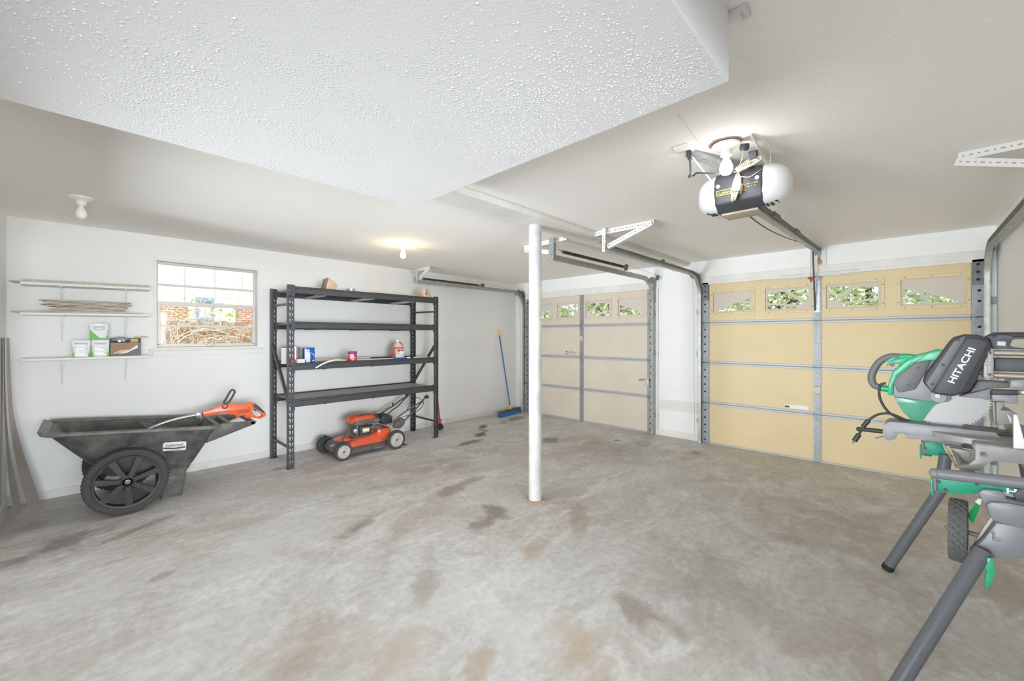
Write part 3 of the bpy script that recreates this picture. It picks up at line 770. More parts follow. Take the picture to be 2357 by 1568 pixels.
for k in range(4): MB().bx(WB + 0.0012, WB + 0.0026, 4.035, 4.19, 1.155 - k * 0.008, 1.157 - k * 0.008).build('printed_line', 'print_dark', s, smooth=0)
for dd, z0, z1, yc in ((door2, 0.765, 0.865, D2C), (door1, 1.34, 1.44, D1C)):
    s = MB().bx(STX - 0.0015, STX + 0.0002, yc - 0.028, yc + 0.028, z0, z1).build('rating_plate', 'insert_plate', dd, smooth=0)
    for z in (z0 + 0.004, z1 - 0.008): MB().bx(STX - 0.0025, STX - 0.0012, yc - 0.030, yc + 0.030, z, z + 0.006).build('printed_line', 'print_dark', s, smooth=0)
# shield sticker on the far right pane
sh = onB(Zb([(1452, 625), (1475, 622), (1512, 606), (1548, 622), (1572, 625), (1572, 655), (1550, 695), (1512, 708), (1475, 695), (1452, 655)]))
so = MB().prism([sh], (WB + 0.0255, D2C, 0), (0, 1, 0), (0, 0, 1), 0.0008, (-1, 0, 0)).build('shield_sticker', 'sticker_blue', door2, smooth=0)
for a, b in ((636, 645), (652, 661)):
    st = onB(Zb([(1470, a), (1558, a), (1558, b), (1470, b)]))
    MB().prism([st], (WB + 0.0246, D2C, 0), (0, 1, 0), (0, 0, 1), 0.0008, (-1, 0, 0)).build('yellow_stripe', 'sticker_yellow', so, smooth=0)
# slide lock on the cream door
lk = MB().bx(STX - 0.030, STX - 0.001, d1a + 0.045, d1a + 0.105, 0.70, 0.80).build('slide_lock', 'window_frame', door1, bevel=0.005)
MB().bx(STX - 0.022, STX - 0.010, d1a + 0.10, d1a + 0.21, 0.765, 0.790).build('lock_bar', 'galvanised', lk, bevel=0.004)
# perforated bar along the top of the yellow door and the drawbar arm
m = MB().prism([rect(0.35, 1.07, 2.105, 2.145)] + [ngon(0.40 + 0.05 * k, 2.125, 0.006, 6) for k in range(13)], (STX - 0.012, 0, 0), (0, 1, 0), (0, 0, 1), 0.004, (1, 0, 0))
m.bx(STX - 0.030, STX - 0.012, 0.35, 1.07, 2.141, 2.145)
m.build('top_strut', 'galvanised_speckled', door2, smooth=0)
m = MB().prism([rect(-0.022, 0.022, 1.70, 2.10)] + [ngon(0, 1.74 + 0.045 * k, 0.006, 6) for k in range(8)], (STX - 0.006, D2C, 0), (0, 1, 0), (0, 0, 1), 0.004, (1, 0, 0))
m.build('drawbar_bracket', 'galvanised_speckled', door2, smooth=0)

# ------------------------------------------------------------------ tracks, springs and hangers
def sweep(m, path, prof):
    """path of (x, z, normal angle) at y = 0; prof of (a along y, b along the path's normal)"""
    rings = []
    for x, z, a in path:
        nx, nz = math.cos(a), math.sin(a)
        rings.append([Vector((x + nx * b, p, z + nz * b)) for p, b in prof])
    return m.loft(rings)
T = 0.0022
CPROF = [(-0.026, -0.025), (0.0, -0.025), (0.012, -0.030), (0.012, 0.030), (0.0, 0.025), (-0.026, 0.025), (-0.026, 0.025 - T), (0.0, 0.025 - T), (0.012 - T, 0.024), (0.012 - T, -0.024), (0.0, -0.025 + T), (-0.026, -0.025 + T)]
def perf(m, p0, p1, w, face, pitch=0.028, slot=0.008, flange=0.0, fdir=None):
    """slotted strap from p0 to p1; face = direction its flat side looks"""
    p0, p1, fc = Vector(p0), Vector(p1), Vector(face).normalized()
    d = (p1 - p0); L = d.length; d.normalize(); a = fc.cross(d).normalized()
    hs = []; t = 0.02; k = 0
    while t < L - 0.02:
        lw = slot if k % 2 else slot * 0.55
        hs.append([(t - lw, -0.0035), (t + lw, -0.0035), (t + lw, 0.0035), (t - lw, 0.0035)]); t += pitch; k += 1
    m.prism([[(0, -w / 2), (L, -w / 2), (L, w / 2), (0, w / 2)]] + hs, p0, d, a, 0.0025, fc)
    if flange:
        f = Vector(fdir) if fdir else -fc
        q = p0 + a * (w / 2 - 0.0012)
        m.plate([q - f * 0, q + d * L, q + d * L + f * flange, q + f * flange], a * 0.0025)
    return m
def garage_track(y, side, label, xe, hang, spring_out, z_h=2.245, cut=None):
    """side = +1 when the channel opens towards -Y (door on the low-y side)"""
    base = (WB - 0.06, y, 0)
    t = thing('door_track', label, 'track', base)
    sg = side
    prof = [(a * sg, b) for a, b in CPROF]
    XV = WB - 0.055; R = 0.30
    def mk(path, nm):
        m = MB(); sweep(m, path, prof); m.xf(Matrix.Translation((0, y, 0))); return m.build(nm, 'track_steel', t, smooth=30)
    mk([(XV, 0.0, 0), (XV, z_h - R, 0)], 'vertical_track')
    arc = [(XV - R + R * math.cos(a), z_h - R + R * math.sin(a), a) for a in [PI / 2 * i / 10 for i in range(11)]]
    mk(arc, 'curved_track')
    mk([(XV - R, z_h, PI / 2), (xe, z_h, PI / 2)], 'horizontal_track')
    # jamb angle brackets
    for z in (0.25, 1.15, 1.72):
        m = MB().bx(XV, WB, y + sg * 0.014 - 0.002, y + sg * 0.014 + 0.002, z, z + 0.07)
        m.bx(WB - 0.004, WB, min(y + sg * 0.012, y + sg * 0.055), max(y + sg * 0.012, y + sg * 0.055), z, z + 0.07)
        m.build('jamb_bracket', 'galvanised', t, smooth=0)
    # flag plate at the curve
    m = MB()
    m.prism([(0, 0), (0.04, 0.30), (0.0, 0.36), (-0.16, 0.36), (-0.26, 0.27), (-0.10, 0.27), (-0.02, 0.2), (-0.03, 0)], (WB - 0.02, y + sg * 0.016, z_h - 0.33), (1, 0, 0), (0, 0, 1), 0.004, (0, sg, 0))
    m.build('flag_bracket', 'galvanised' if spring_out < 0 else 'galvanised_dark', t, smooth=0)
    # extension spring outside the track
    ys = y + sg * spring_out_abs
    zs_ = z_h + 0.055
    x0s, x1s = xe + 0.10, WB - 1.10
    m = MB(); n = 190; pts = []; rr = []
    for i in range(n):
        pts.append((x0s + (x1s - x0s) * i / (n - 1), ys, zs_)); rr.append(0.0185 if i % 2 else 0.0155)
    m.tube(pts, rr, 8); sp = m.build('spring', 'spring_steel', t, smooth=80)
    m = MB().tube(curve([(xe + 0.01, ys, zs_), (xe + 0.05, ys, zs_ + 0.012), (x0s, ys, zs_)], 4), 0.004, 6)
    m.tube([(x1s, ys, zs_), (x1s + 0.06, ys, zs_)], 0.005, 6); m.build('spring_hook', 'galvanised', t)
    m = MB().lathe([(0.012, -0.008), (0.042, -0.008), (0.036, 0), (0.042, 0.008), (0.012, 0.008)], (x1s + 0.085, ys, zs_), (0, 1, 0.25), 18)
    m.build('pulley', 'galvanised_dark', t)
    m = MB().lathe([(0.010, -0.008), (0.040, -0.008), (0.034, 0), (0.040, 0.008), (0.010, 0.008)], (WB - 0.10, ys, z_h + 0.02), (0, 1, 0.25), 18)
    m.tube([(WB - 0.10, ys - 0.02, z_h + 0.02), (WB - 0.10, ys + 0.02, z_h + 0.02)], 0.006, 6)
    m.build('pulley', 'galvanised_dark', t)
    m = MB().tube([(x1s + 0.085, ys, zs_ + 0.036), (WB - 0.12, ys, z_h + 0.050)], 0.0016, 5).tube([(x1s + 0.085, ys, zs_ - 0.036), (WB - 0.65, ys, z_h - 0.01)], 0.0016, 5)
    m.tube([(WB - 0.065, ys, z_h), (WB - 0.05, ys - sg * 0.02, 0.10)], 0.0016, 5)
    m.build('cable', 'galvanised_dark', t)
    # hanger
    for nm, mt, p0, p1, w, face, fl in hang:
        mm = perf(MB(), p0, p1, w, face, flange=fl)
        mm.build(nm, mt, t, smooth=0)
    return t
spring_out_abs = 0.085
xe = 3.31
YL2, YR1, YL1, YR2 = 1.985, 2.630, 5.180, -0.545
garage_track(YL2, 1, 'door track left of the yellow garage door', xe,
    [('hanger_bar', 'white_metal', (xe + 0.07, 2.20, CEIL - 0.028), (xe + 0.07, 1.56, CEIL - 0.028), 0.045, (-1, 0, 0), 0.035),
     ('hanger_strut', 'white_metal', (xe + 0.02, 2.02, CEIL - 0.005), (xe + 0.02, 2.02, 2.215), 0.035, (-1, 0, 0), 0.0),
     ('hanger_brace', 'white_metal', (xe + 0.05, 1.57, CEIL - 0.035), (xe + 0.03, 1.99, 2.26), 0.042, (-1, 0, 0), 0.035)], 1)
garage_track(YR1, -1, 'door track right of the cream garage door', xe - 0.02,
    [('hanger_bar', 'white_metal', (xe + 0.05, 3.05, CEIL - 0.03), (xe + 0.05, 2.47, CEIL - 0.012), 0.045, (-1, 0, 0), 0.0),
     ('hanger_strut', 'galvanised_speckled', (xe - 0.03, 2.60, CEIL - 0.01), (xe - 0.03, 2.60, 2.20), 0.055, (-1, 0, 0), 0.035),
     ('hanger_brace', 'white_metal', (xe + 0.04, 3.03, CEIL - 0.06), (xe + 0.0, 2.66, 2.30), 0.042, (-1, 0, 0), 0.0)], -1)
garage_track(YL1, 1, 'door track left of the cream garage door above the rack', xe + 0.06,
    [('hanger_bar', 'white_metal', (xe + 0.08, 5.40, CEIL - 0.028), (xe + 0.08, 4.90, CEIL - 0.028), 0.045, (-1, 0, 0), 0.035),
     ('hanger_strut', 'white_metal', (xe + 0.06, 5.20, CEIL - 0.005), (xe + 0.06, 5.20, 2.23), 0.035, (-1, 0, 0), 0.0),
     ('hanger_brace', 'white_metal', (xe + 0.07, 4.92, CEIL - 0.035), (xe + 0.07, 5.17, 2.27), 0.042, (-1, 0, 0), 0.035)], 1)
garage_track(YR2, -1, 'door track right of the yellow garage door at the side wall', xe,
    [('hanger_bar', 'white_metal', (xe + 0.01, -0.21, CEIL - 0.025), (xe + 0.01, -0.59, CEIL - 0.025), 0.045, (-1, 0, 0), 0.0),
     ('hanger_brace', 'white_metal', (xe + 0.0, -0.20, CEIL - 0.05), (xe + 0.0, -0.56, 2.27), 0.042, (-1, 0, 0), 0.03)], 1)

# ------------------------------------------------------------------ steel post
post = thing('support_post', 'white round steel post on a rusty base plate', 'post', (2.70, 2.32, 0))
m = MB().tube([(2.70, 2.32, 0.008), (2.70, 2.32, 2.392)], 0.056, 32)
m.build('shaft', 'post_paint', post)
m = MB().prism([ngon(0, 0, 0.098, 4, a0=0.35)], (2.70, 2.32, 0), (1, 0, 0), (0, 1, 0), 0.010)
m.build('base_plate', 'rust', post, smooth=0, bevel=0.002)
m = MB()
rp_ = random.Random(5)
for k in range(26):
    a = rp_.uniform(PI * 0.95, PI * 1.75); z = rp_.uniform(0.05, 2.0)
    m.lathe([(rp_.uniform(0.0015, 0.0035), 0), (0.001, 0.0012)], (2.70 + 0.0558 * math.cos(a), 2.32 + 0.0558 * math.sin(a), z), (math.cos(a), math.sin(a), 0), 6)
m.build('paint_chips', 'rust', post, smooth=0)

# ------------------------------------------------------------------ ceiling lamps
mat('porcelain', (240, 238, 233), 0.3)
mat('bulb_off', (244, 243, 239), 0.15)
glow('bulb_warm', (1.0, 0.80, 0.50, 1), 9.0)
glow('bulb_white', (1.0, 0.98, 0.95, 1), 9.0)
def lamp(x, y, label, bulb, power, color, dz=0.0, rr=0.032):
    t = thing('ceiling_lamp', label, 'lamp', (x, y, CEIL))
    MB().lathe([(0.070, 0), (0.068, 0.008), (0.045, 0.018), (0.030, 0.030), (0.027, 0.055), (0.020, 0.056)], (x, y, CEIL - dz), (0, 0, -1), 28).build('lamp_holder', 'porcelain', t)
    z = CEIL - 0.055 - dz
    MB().lathe([(0.013, 0), (0.015, 0.018), (0.024, 0.036), (rr * 0.94, 0.052), (rr, 0.066), (rr * 0.92, 0.082), (rr * 0.62, 0.096), (0.004, 0.102)], (x, y, z), (0, 0, -1), 24).build('bulb', bulb, t, smooth=60)
    if power:
        d = bpy.data.lights.new('bulb_light', 'POINT'); d.energy = power; d.color = color; d.shadow_soft_size = 0.035
        o = bpy.data.objects.new('bulb_light', d); COL.objects.link(o); attach(o, t); o.location = Vector((x, y, z - 0.125))
    return t
lamp(-0.037, 4.33, 'unlit white bulb on the ceiling above the wall shelves', 'bulb_off', 0, None)
lamp(2.40, 3.975, 'glowing warm bulb on the ceiling above the black rack', 'bulb_warm', 3, (1.0, 0.74, 0.42))
lamp(2.315, 0.674, 'bright white bulb on the ceiling beside the door opener', 'bulb_white', 1.5, (1.0, 0.97, 0.93), 0.012)
patch = MB().prism([[(0.079 * math.cos(a) * (1 + 0.08 * math.sin(5 * a)), 0.077 * math.sin(a) * (1 + 0.09 * math.sin(3 * a + 1))) for a in [2 * PI * i / 28 for i in range(28)]]], (2.32, 0.680, CEIL - 0.0005), (1, 0, 0), (0, 1, 0), 0.004, (0, 0, -1))
struct(patch.build('trim_5', 'rust', smooth=0), 'ragged brown ceiling cutout behind the white lamp')

# ------------------------------------------------------------------ garage door opener
mat('opener_dark', (70, 72, 77), 0.42, var=0.12, vscale=14)
mat('opener_white', (226, 226, 224), 0.28, coat=0.3)
mat('opener_tan', (182, 170, 152), 0.5)
mat('gold_print', (224, 184, 84), 0.5)
mat('rope_cream', (212, 202, 178), 0.9, bump=0.5, bscale=200)
op = thing('door_opener', 'grey and white garage door opener hanging from the ceiling', 'opener', (2.58, 0.655, 2.115))
OX, OY, OZ0, OZ1 = 2.47, 0.655, 2.120, 2.350
# the drive housing: a dark curved cover seen from behind
def ring_y(y, x0, x1, z0, z1, r, n=5): return [Vector((a, y, b)) for a, b in rrect(x0, x1, z0, z1, r, n)]
hwid = 0.118
m = MB()
prof = [(2.56, 2.355), (2.475, 2.340), (2.440, 2.300), (2.432, 2.230), (2.450, 2.165), (2.500, 2.125), (2.64, 2.125), (2.69, 2.16), (2.69, 2.355)]
m.plate([Vector((a, OY - hwid, b)) for a, b in prof], (0, 2 * hwid, 0))
m.build('housing', 'opener_dark', op, bevel=0.008, seg=3)
MB().bx(2.505, 2.635, OY - 0.085, OY + 0.10, 2.114, 2.127).build('bottom_panel', 'opener_tan', op, bevel=0.003)
def lens(sg):
    m = MB(); rings = []
    for i in range(9):
        a = i / 8 * PI / 2
        s = math.cos(a) ** 0.62 if i < 8 else 0.10
        y = OY + sg * (hwid - 0.012 + 0.125 * math.sin(a))
        k = 0.84 * s + 0.16 * (s > 0.2)
        cxx, czz = 2.56, 2.235
        rings.append([Vector((cxx + dx * s, y, czz + dz * s)) for dx, dz in ((p[0] - cxx, p[1] - czz) for p in rrect(2.442, 2.690, 2.128, 2.352, 0.085, 6))])
    return m.loft(rings)
for sg in (1, -1):
    lo = lens(sg).build('lamp_lens', 'opener_white', op, smooth=60)
    g = MB()
    for i in range(4):
        for j in range(2):
            y = OY + sg * (hwid + 0.012 + 0.020 * i); x = 2.475 + 0.034 * j + 0.010 * i
            g.bx(x, x + 0.022, y - 0.006, y + 0.006, 2.1255 + 0.0036 * i * i * 0.9, 2.1285 + 0.0036 * i * i * 0.9)
    g.build('vent_slots', 'hole_shade', lo, smooth=0)
    MB().lathe([(0.011, 0), (0.010, 0.006)], (2.436, OY + sg * (hwid - 0.022), 2.262), (-1, 0, 0.1), 14).build('screw_cap', 'opener_white', op)
fu = Vector((0, -1, 0)); fv = Vector((-0.012, 0, 1)).normalized()
lettering('maker_lettering', 'CRAFTSMAN', (2.4335, OY + 0.030, 2.222), fu, fv, 0.017, 'gold_print', op, width=0.125, bold=0.02)
fr = MB().prism([rect(-0.072, 0.072, -0.015, 0.015), rect(-0.069, 0.069, -0.012, 0.012)], (2.4320, OY + 0.030, 2.222), fu, fv, 0.0008, (-1, 0, 0))
fr.build('lettering_border', 'gold_print', op, smooth=0)
lettering('power_lettering', '1/2 HP', (2.4335, OY - 0.066, 2.233), fu, fv, 0.019, 'gold_print', op, bold=0.02, shear=0.2)
# rail to the header
ra, rb = Vector((2.66, 0.672, 2.215)), Vector((5.70, 0.718, 2.392))
MB().bar(ra, rb, 0.040, 0.034).build('rail', 'track_steel', op, smooth=0, bevel=0.003)
MB().bar(ra + Vector((0, -0.036, 0.012)), rb + Vector((0, -0.036, 0.012)), 0.012, 0.014).build('chain', 'galvanised_dark', op, smooth=0)
MB().tube(curve([ra + Vector((0.0, 0.05, -0.01)), ra.lerp(rb, 0.25) + Vector((0, 0.055, -0.035)), ra.lerp(rb, 0.5) + Vector((0, 0.05, -0.02)), ra.lerp(rb, 0.72) + Vector((0, 0.02, 0))], 6), 0.004, 6).build('drive_cable', 'black_plastic', op)
for q in (0.22, 0.5):
    c = ra.lerp(rb, q); MB().bar(c - (rb - ra).normalized() * 0.10 + Vector((0, -0.03, 0.014)), c + (rb - ra).normalized() * 0.10 + Vector((0, -0.03, 0.014)), 0.03, 0.03).build('rail_sleeve', 'galvanised_dark', op, smooth=0)
MB().bx(WB - 0.045, WB - 0.001, 0.68, 0.745, 2.345, 2.425).build('header_bracket', 'galvanised', op, smooth=0, bevel=0.003)
MB().bx(WB - 0.022, WB - 0.0005, 0.635, 0.775, 2.225, 2.425).build('header_block', 'trim_paint', op, smooth=0)
m = MB().prism([[(0.02, 0), (0.055, 0.004), (0.060, 0.05), (0.045, 0.10), (0.03, 0.11), (0.026, 0.06), (0.012, 0.03)]], (WB - 0.0235, 0.655, 2.235), (0, 1, 0), (0, 0, 1), 0.001, (-1, 0, 0))
m.build('rust_run', 'rust', op, smooth=0)
c = ra.lerp(rb, 0.96)
MB().bar(c + Vector((0, 0.02, -0.015)), (STX - 0.02, 0.735, 1.72), 0.014, 0.018).build('drawbar_arm', 'black_plastic', op, smooth=0)
m = MB().tube([c + Vector((-0.06, 0.03, -0.02)), c + Vector((-0.05, 0.03, -0.32))], 0.002, 5)
m.build('release_cord', 'print_red', op)
m = MB().bar(c + Vector((-0.05, 0.06, -0.31)), c + Vector((-0.05, 0.0, -0.33)), 0.014, 0.02).bar(c + Vector((-0.05, 0.03, -0.30)), c + Vector((-0.05, 0.03, -0.36)), 0.014, 0.02)
m.build('release_handle', 'print_red', op, smooth=0, bevel=0.003)
# hanging straps and mounting angles
perf(MB(), (2.300, 0.555, CEIL), (2.54, 0.525, 2.335), 0.032, (-0.3, -0.9, 0.2), flange=0.02).build('mounting_strap', 'white_metal', op, smooth=0)
perf(MB(), (2.28, 0.845, CEIL - 0.02), (2.50, 0.792, 2.300), 0.030, (-0.6, 0.4, 0.2), flange=0.02).build('mounting_strap', 'white_metal', op, smooth=0)
perf(MB(), (2.265, 0.850, CEIL - 0.012), (2.60, 0.660, 2.352), 0.050, (-0.45, -0.3, -0.8), flange=0.035).build('mounting_angle', 'galvanised', op, smooth=0)
m = MB().lathe([(0.022, 0), (0.024, 0.02), (0.020, 0.034)], (2.33, 0.590, 2.415), (0.3, 0.2, -1), 10)
m.bar((2.375, 0.565, 2.385), (2.395, 0.565, 2.345), 0.040, 0.030)
m.build('cord_clip', 'opener_dark', op, smooth=0, bevel=0.004)
m = MB().tube(curve([(2.245, 0.838, 2.41), (2.262, 0.838, 2.36), (2.275, 0.842, 2.315), (2.29, 0.855, 2.305), (2.31, 0.84, 2.312), (2.30, 0.815, 2.318), (2.33, 0.77, 2.312), (2.36, 0.70, 2.302), (2.42, 0.62, 2.322), (2.50, 0.565, 2.345)], 6), 0.005, 7)
m.lathe([(0.013, 0), (0.014, 0.03), (0.007, 0.055)], (2.240, 0.838, 2.436), (0.15, 0, -1), 10)
m.build('power_cord', 'opener_dark', op)
m = MB().bx(2.17, 2.265, 0.815, 0.895, CEIL - 0.014, CEIL)
tag(m.build('ceiling_outlet', 'porcelain', bevel=0.004), 'white ceiling socket plate beside the opener lamp', 'socket')
# coil of cord hanging on the opener
rp = thing('rope_bundle', 'knotted bundle of cream cord hanging on the opener', 'rope', (2.405, 0.63, 2.15))
rr_ = random.Random(11)
m = MB()
def loopcoil(a, b, wd, n, r, dirx):
    a, b = Vector(a), Vector(b); ax = (b - a)
    sd = ax.cross(Vector((1, 0, 0))).normalized()
    for k in range(n):
        w = wd * rr_.uniform(0.35, 1.0); o = sd * rr_.uniform(-wd, wd) * 0.4 + Vector((rr_.uniform(-0.012, 0.004), 0, 0))
        e0, e1 = rr_.uniform(-0.08, 0.12), rr_.uniform(0.88, 1.08)
        q = [a + ax * (e0 + (e1 - e0) * (0.5 - 0.5 * math.cos(th))) + sd * w * math.sin(th) + o + Vector((0.006 * math.sin(2 * th), 0, 0)) for th in [2 * PI * i / 20 for i in range(20)]]
        m.tube(q, r, 5, closed=True)
loopcoil((2.418, 0.640, 2.295), (2.410, 0.665, 2.165), 0.018, 13, 0.0026, 1)
loopcoil((2.405, 0.660, 2.315), (2.395, 0.535, 2.345), 0.014, 11, 0.0026, 1)
def wraps(a, b, n, r0, r):
    a, b = Vector(a), Vector(b); d = (b - a).normalized(); u = d.orthogonal().normalized(); v = d.cross(u)
    m.tube([a.lerp(b, i / (n * 10)) + (u * math.cos(2 * PI * i / 10) + v * math.sin(2 * PI * i / 10)) * r0 for i in range(n * 10)], r, 5)
wraps((2.414, 0.642, 2.245), (2.412, 0.652, 2.200), 8, 0.024, 0.0026)
wraps((2.404, 0.645, 2.318), (2.398, 0.575, 2.335), 9, 0.016, 0.0026)
m.tube(curve([(2.405, 0.615, 2.43), (2.40, 0.618, 2.38), (2.41, 0.64, 2.33)], 6), 0.0026, 5)
m.tube(curve([(2.41, 0.63, 2.28), (2.425, 0.59, 2.272), (2.44, 0.545, 2.30), (2.50, 0.515, 2.34), (2.42, 0.50, 2.40), (2.36, 0.52, 2.43)], 6), 0.002, 5)
m.build('cord_loops', 'rope_cream', rp)
# low-voltage wire stapled along the ceiling
m = MB().tube(curve([PZ(1562, 262, CEIL - 0.004), PZ(1590, 303, CEIL - 0.006), PZ(1622, 345, CEIL - 0.006)], 4), 0.0022, 5)
tag(m.build('ceiling_wire', 'white_metal'), 'thin white wire stapled to the ceiling left of the lamp', 'wire')
m = MB().tube(curve([(2.52, 0.50, 2.40), PZ(1785, 372, CEIL - 0.012), PZ(1838, 355, CEIL - 0.003)], 5), 0.0016, 5)
tag(m.build('ceiling_wire', 'white_metal'), 'thin white wire running right from the opener', 'wire')
m = MB().tube(curve([(2.60, 0.53, 2.12), (2.60, 0.528, 2.09), (2.595, 0.518, 2.055), (2.60, 0.520, 2.03)], 5), 0.001, 5)
tag(m.build('antenna_wire', 'print_dark'), 'thin dangling antenna wire under the opener', 'wire')
# surface box beside the bulkhead
t = thing('ceiling_box', 'white louvred ceiling fixture half hidden by the bulkhead', 'fixture', (1.50, 0.36, CEIL))
MB().bx(1.38, 1.435, 0.345, 0.415, CEIL - 0.016, CEIL).build('housing', 'white_metal', t, bevel=0.004)
MB().bx(1.38, 1.43, 0.362, 0.385, CEIL - 0.024, CEIL - 0.015).build('cover', 'white_metal', t, bevel=0.004)

# ------------------------------------------------------------------ black steel storage rack
mat('rack_hammered', (84, 85, 89), 0.45, 0.25, var=0.28, vscale=90, c2=(58, 59, 62), bump=0.25, bscale=160)
mat('rack_wire', (178, 175, 170), 0.45, 0.2)
RX0, RX1, RY0, RY1, RH = 1.480, 3.432, 4.752, 5.372, 1.985
rack = thing('storage_rack', 'tall black steel shelving rack with four wire decks', 'rack', ((RX0 + RX1) / 2, (RY0 + RY1) / 2, 0))
def rack_post(sx, sy):
    """upright: perforated face with two columns of tapered slots and a lipped flange"""
    w, dpt = 0.062, 0.044
    hs = []
    z = 0.05
    while z < RH - 0.04:
        hs.append([(-0.021, z + 0.044), (-0.003, z + 0.044), (-0.006, z), (-0.011, z)])
        hs.append([(0.010, z + 0.040), (0.022, z + 0.040), (0.017, z + 0.004), (0.013, z + 0.004)])
        z += 0.0635
    m = MB().prism([rect(-w / 2, w / 2, 0.0, RH)] + hs, (0, 0, 0), (1, 0, 0), (0, 0, 1), 0.003, (0, 1, 0))
    if sx < 0: pass
    m.bx(-w / 2, -w / 2 + 0.003, 0.003, dpt, 0, RH).bx(w / 2 - 0.003, w / 2, 0.003, dpt * 0.6, 0, RH)
    m.bx(-w / 2, -w / 2 + 0.014, dpt, dpt + 0.003, 0, RH)
    m.bx(-w / 2 - 0.006, w / 2 + 0.006, -0.004, dpt + 0.008, 0.0, 0.004)
    M = Matrix.Diagonal((1 if sx < 0 else -1, 1 if sy < 0 else -1, 1, 1))
    m.xf(M)
    x = RX0 + w / 2 if sx < 0 else RX1 - w / 2
    y = RY0 if sy < 0 else RY1
    m.xf(Matrix.Translation((x, y, 0)))
    return m.build('upright', 'rack_hammered', rack, smooth=0)
for sx in (-1, 1):
    for sy in (-1, 1): rack_post(sx, sy)
LEV = [(0.660, 0.742), (1.057, 1.134), (1.511, 1.588), (1.892, 1.970)]
for a, b in LEV:
    for y, s in ((RY0 + 0.006, 1), (RY1 - 0.006, -1)):
        m = MB().bx(RX0 + 0.055, RX1 - 0.055, min(y, y + s * 0.003), max(y, y + s * 0.003), a, b)
        m.bx(RX0 + 0.055, RX1 - 0.055, min(y, y + s * 0.030), max(y, y + s * 0.030), b - 0.022, b - 0.019)
        m.bx(RX0 + 0.055, RX1 - 0.055, min(y, y + s * 0.022), max(y, y + s * 0.022), a, a + 0.003)
        m.bx(RX0 + 0.055, RX1 - 0.055, min(y, y + s * 0.010), max(y, y + s * 0.010), b - 0.003, b)
        bo = m.build('shelf_beam', 'rack_hammered', rack, smooth=0)
        for x0, x1 in ((RX0 + 0.046, RX0 + 0.068), (RX1 - 0.068, RX1 - 0.046)):
            MB().bx(x0, x1, min(y - s * 0.012, y + s * 0.026), max(y - s * 0.012, y + s * 0.026), a - 0.030, b + 0.008).build('beam_end_plate', 'rack_hammered', bo, smooth=0)
    for fx in (0.20, 0.5, 0.80):
        x = RX0 + (RX1 - RX0) * fx
        MB().bx(x - 0.014, x + 0.014, RY0 + 0.012, RY1 - 0.012, a - 0.006, a + 0.020).build('tie_bar', 'rack_wire' if a > 1.8 else 'rack_hammered', rack, smooth=0)
    m = MB()
    zt = b - 0.019
    n = 70
    for i in range(n):
        x = RX0 + 0.07 + (RX1 - RX0 - 0.14) * i / (n - 1)
        m.bx(x - 0.0072, x + 0.0072, RY0 + 0.012, RY1 - 0.012, zt, zt + 0.005)
    for j in range(9):
        y = RY0 + 0.04 + (RY1 - RY0 - 0.08) * j / 8
        m.bx(RX0 + 0.07, RX1 - 0.07, y - 0.008, y + 0.008, zt - 0.004, zt + 0.003)
    o = m.build('wire_deck', 'rack_wire', rack, smooth=0)
for x in (RX0 + 0.022, RX1 - 0.022):
    for p0, p1 in (((RY1 - 0.02, 0.225), (RY0 + 0.02, 0.225)), ((RY1 - 0.02, 1.782), (RY0 + 0.02, 1.776))):
        MB().bar((x, p0[0], p0[1]), (x, p1[0], p1[1]), 0.022, 0.022).build('side_rung', 'rack_hammered', rack, smooth=0)
MB().bar((RX0 + 0.016, RY1 - 0.02, 1.345), (RX0 + 0.016, RY0 + 0.02, 0.700), 0.024, 0.040).build('side_brace', 'rack_hammered', rack, smooth=0)
MB().bar((RX1 - 0.016, RY0 + 0.02, 1.345), (RX1 - 0.016, RY1 - 0.02, 0.745), 0.024, 0.034).build('side_brace', 'rack_hammered', rack, smooth=0)

# ------------------------------------------------------------------ things on the rack
Z3, Z4 = 1.134 - 0.013, 1.970 - 0.013
mat('shade_beige', (214, 188, 166), 0.7, var=0.05, vscale=20)
mat('shade_edge', (150, 128, 110), 0.7)
mat('duct_tape', (190, 190, 192), 0.3, 0.7)
mat('cardboard', (196, 166, 136), 0.85, var=0.08, vscale=10)
mat('paint_red', (206, 52, 46), 0.4)
mat('paint_white', (236, 235, 234), 0.4)
mat('paint_blue', (36, 96, 190), 0.4)
mat('tin_grey', (184, 184, 186), 0.3, 0.6)
mat('purple_print', (104, 64, 138), 0.5)
mat('yellow_print', (236, 196, 70), 0.5)
mat('skin_pink', (226, 130, 118), 0.6)
def tapered_shade(name, label, M, cordpts):
    t = thing(name, label, 'shade', tuple(M.translation))
    def ringz(h, w, d, r=0.012): return [M @ Vector((a, b, h)) for a, b in rrect(-w / 2, w / 2, -d / 2, d / 2, r, 3)]
    m = MB().loft([ringz(0.000, 0.150, 0.150), ringz(0.006, 0.152, 0.152), ringz(0.120, 0.078, 0.090), ringz(0.128, 0.070, 0.082)])
    m.build('shell', 'shade_beige', t, smooth=40)
    MB().loft([ringz(-0.003, 0.146, 0.146), ringz(0.001, 0.150, 0.150)]).build('rim', 'shade_edge', t, smooth=40)
    MB().tube(curve([M @ Vector(p) for p in cordpts], 5), 0.0025, 6).build('cord', 'black_plastic', t)
    return t
M1 = Matrix.Translation(PY(748, 664, 4.90) + Vector((-0.02, 0, 0.045))) @ Matrix.Rotation(math.radians(72), 4, 'Y')
M1 = Matrix.Translation((1.905, 4.86, Z4 + 0.074)) @ Matrix.Rotation(math.radians(104), 4, 'Y')
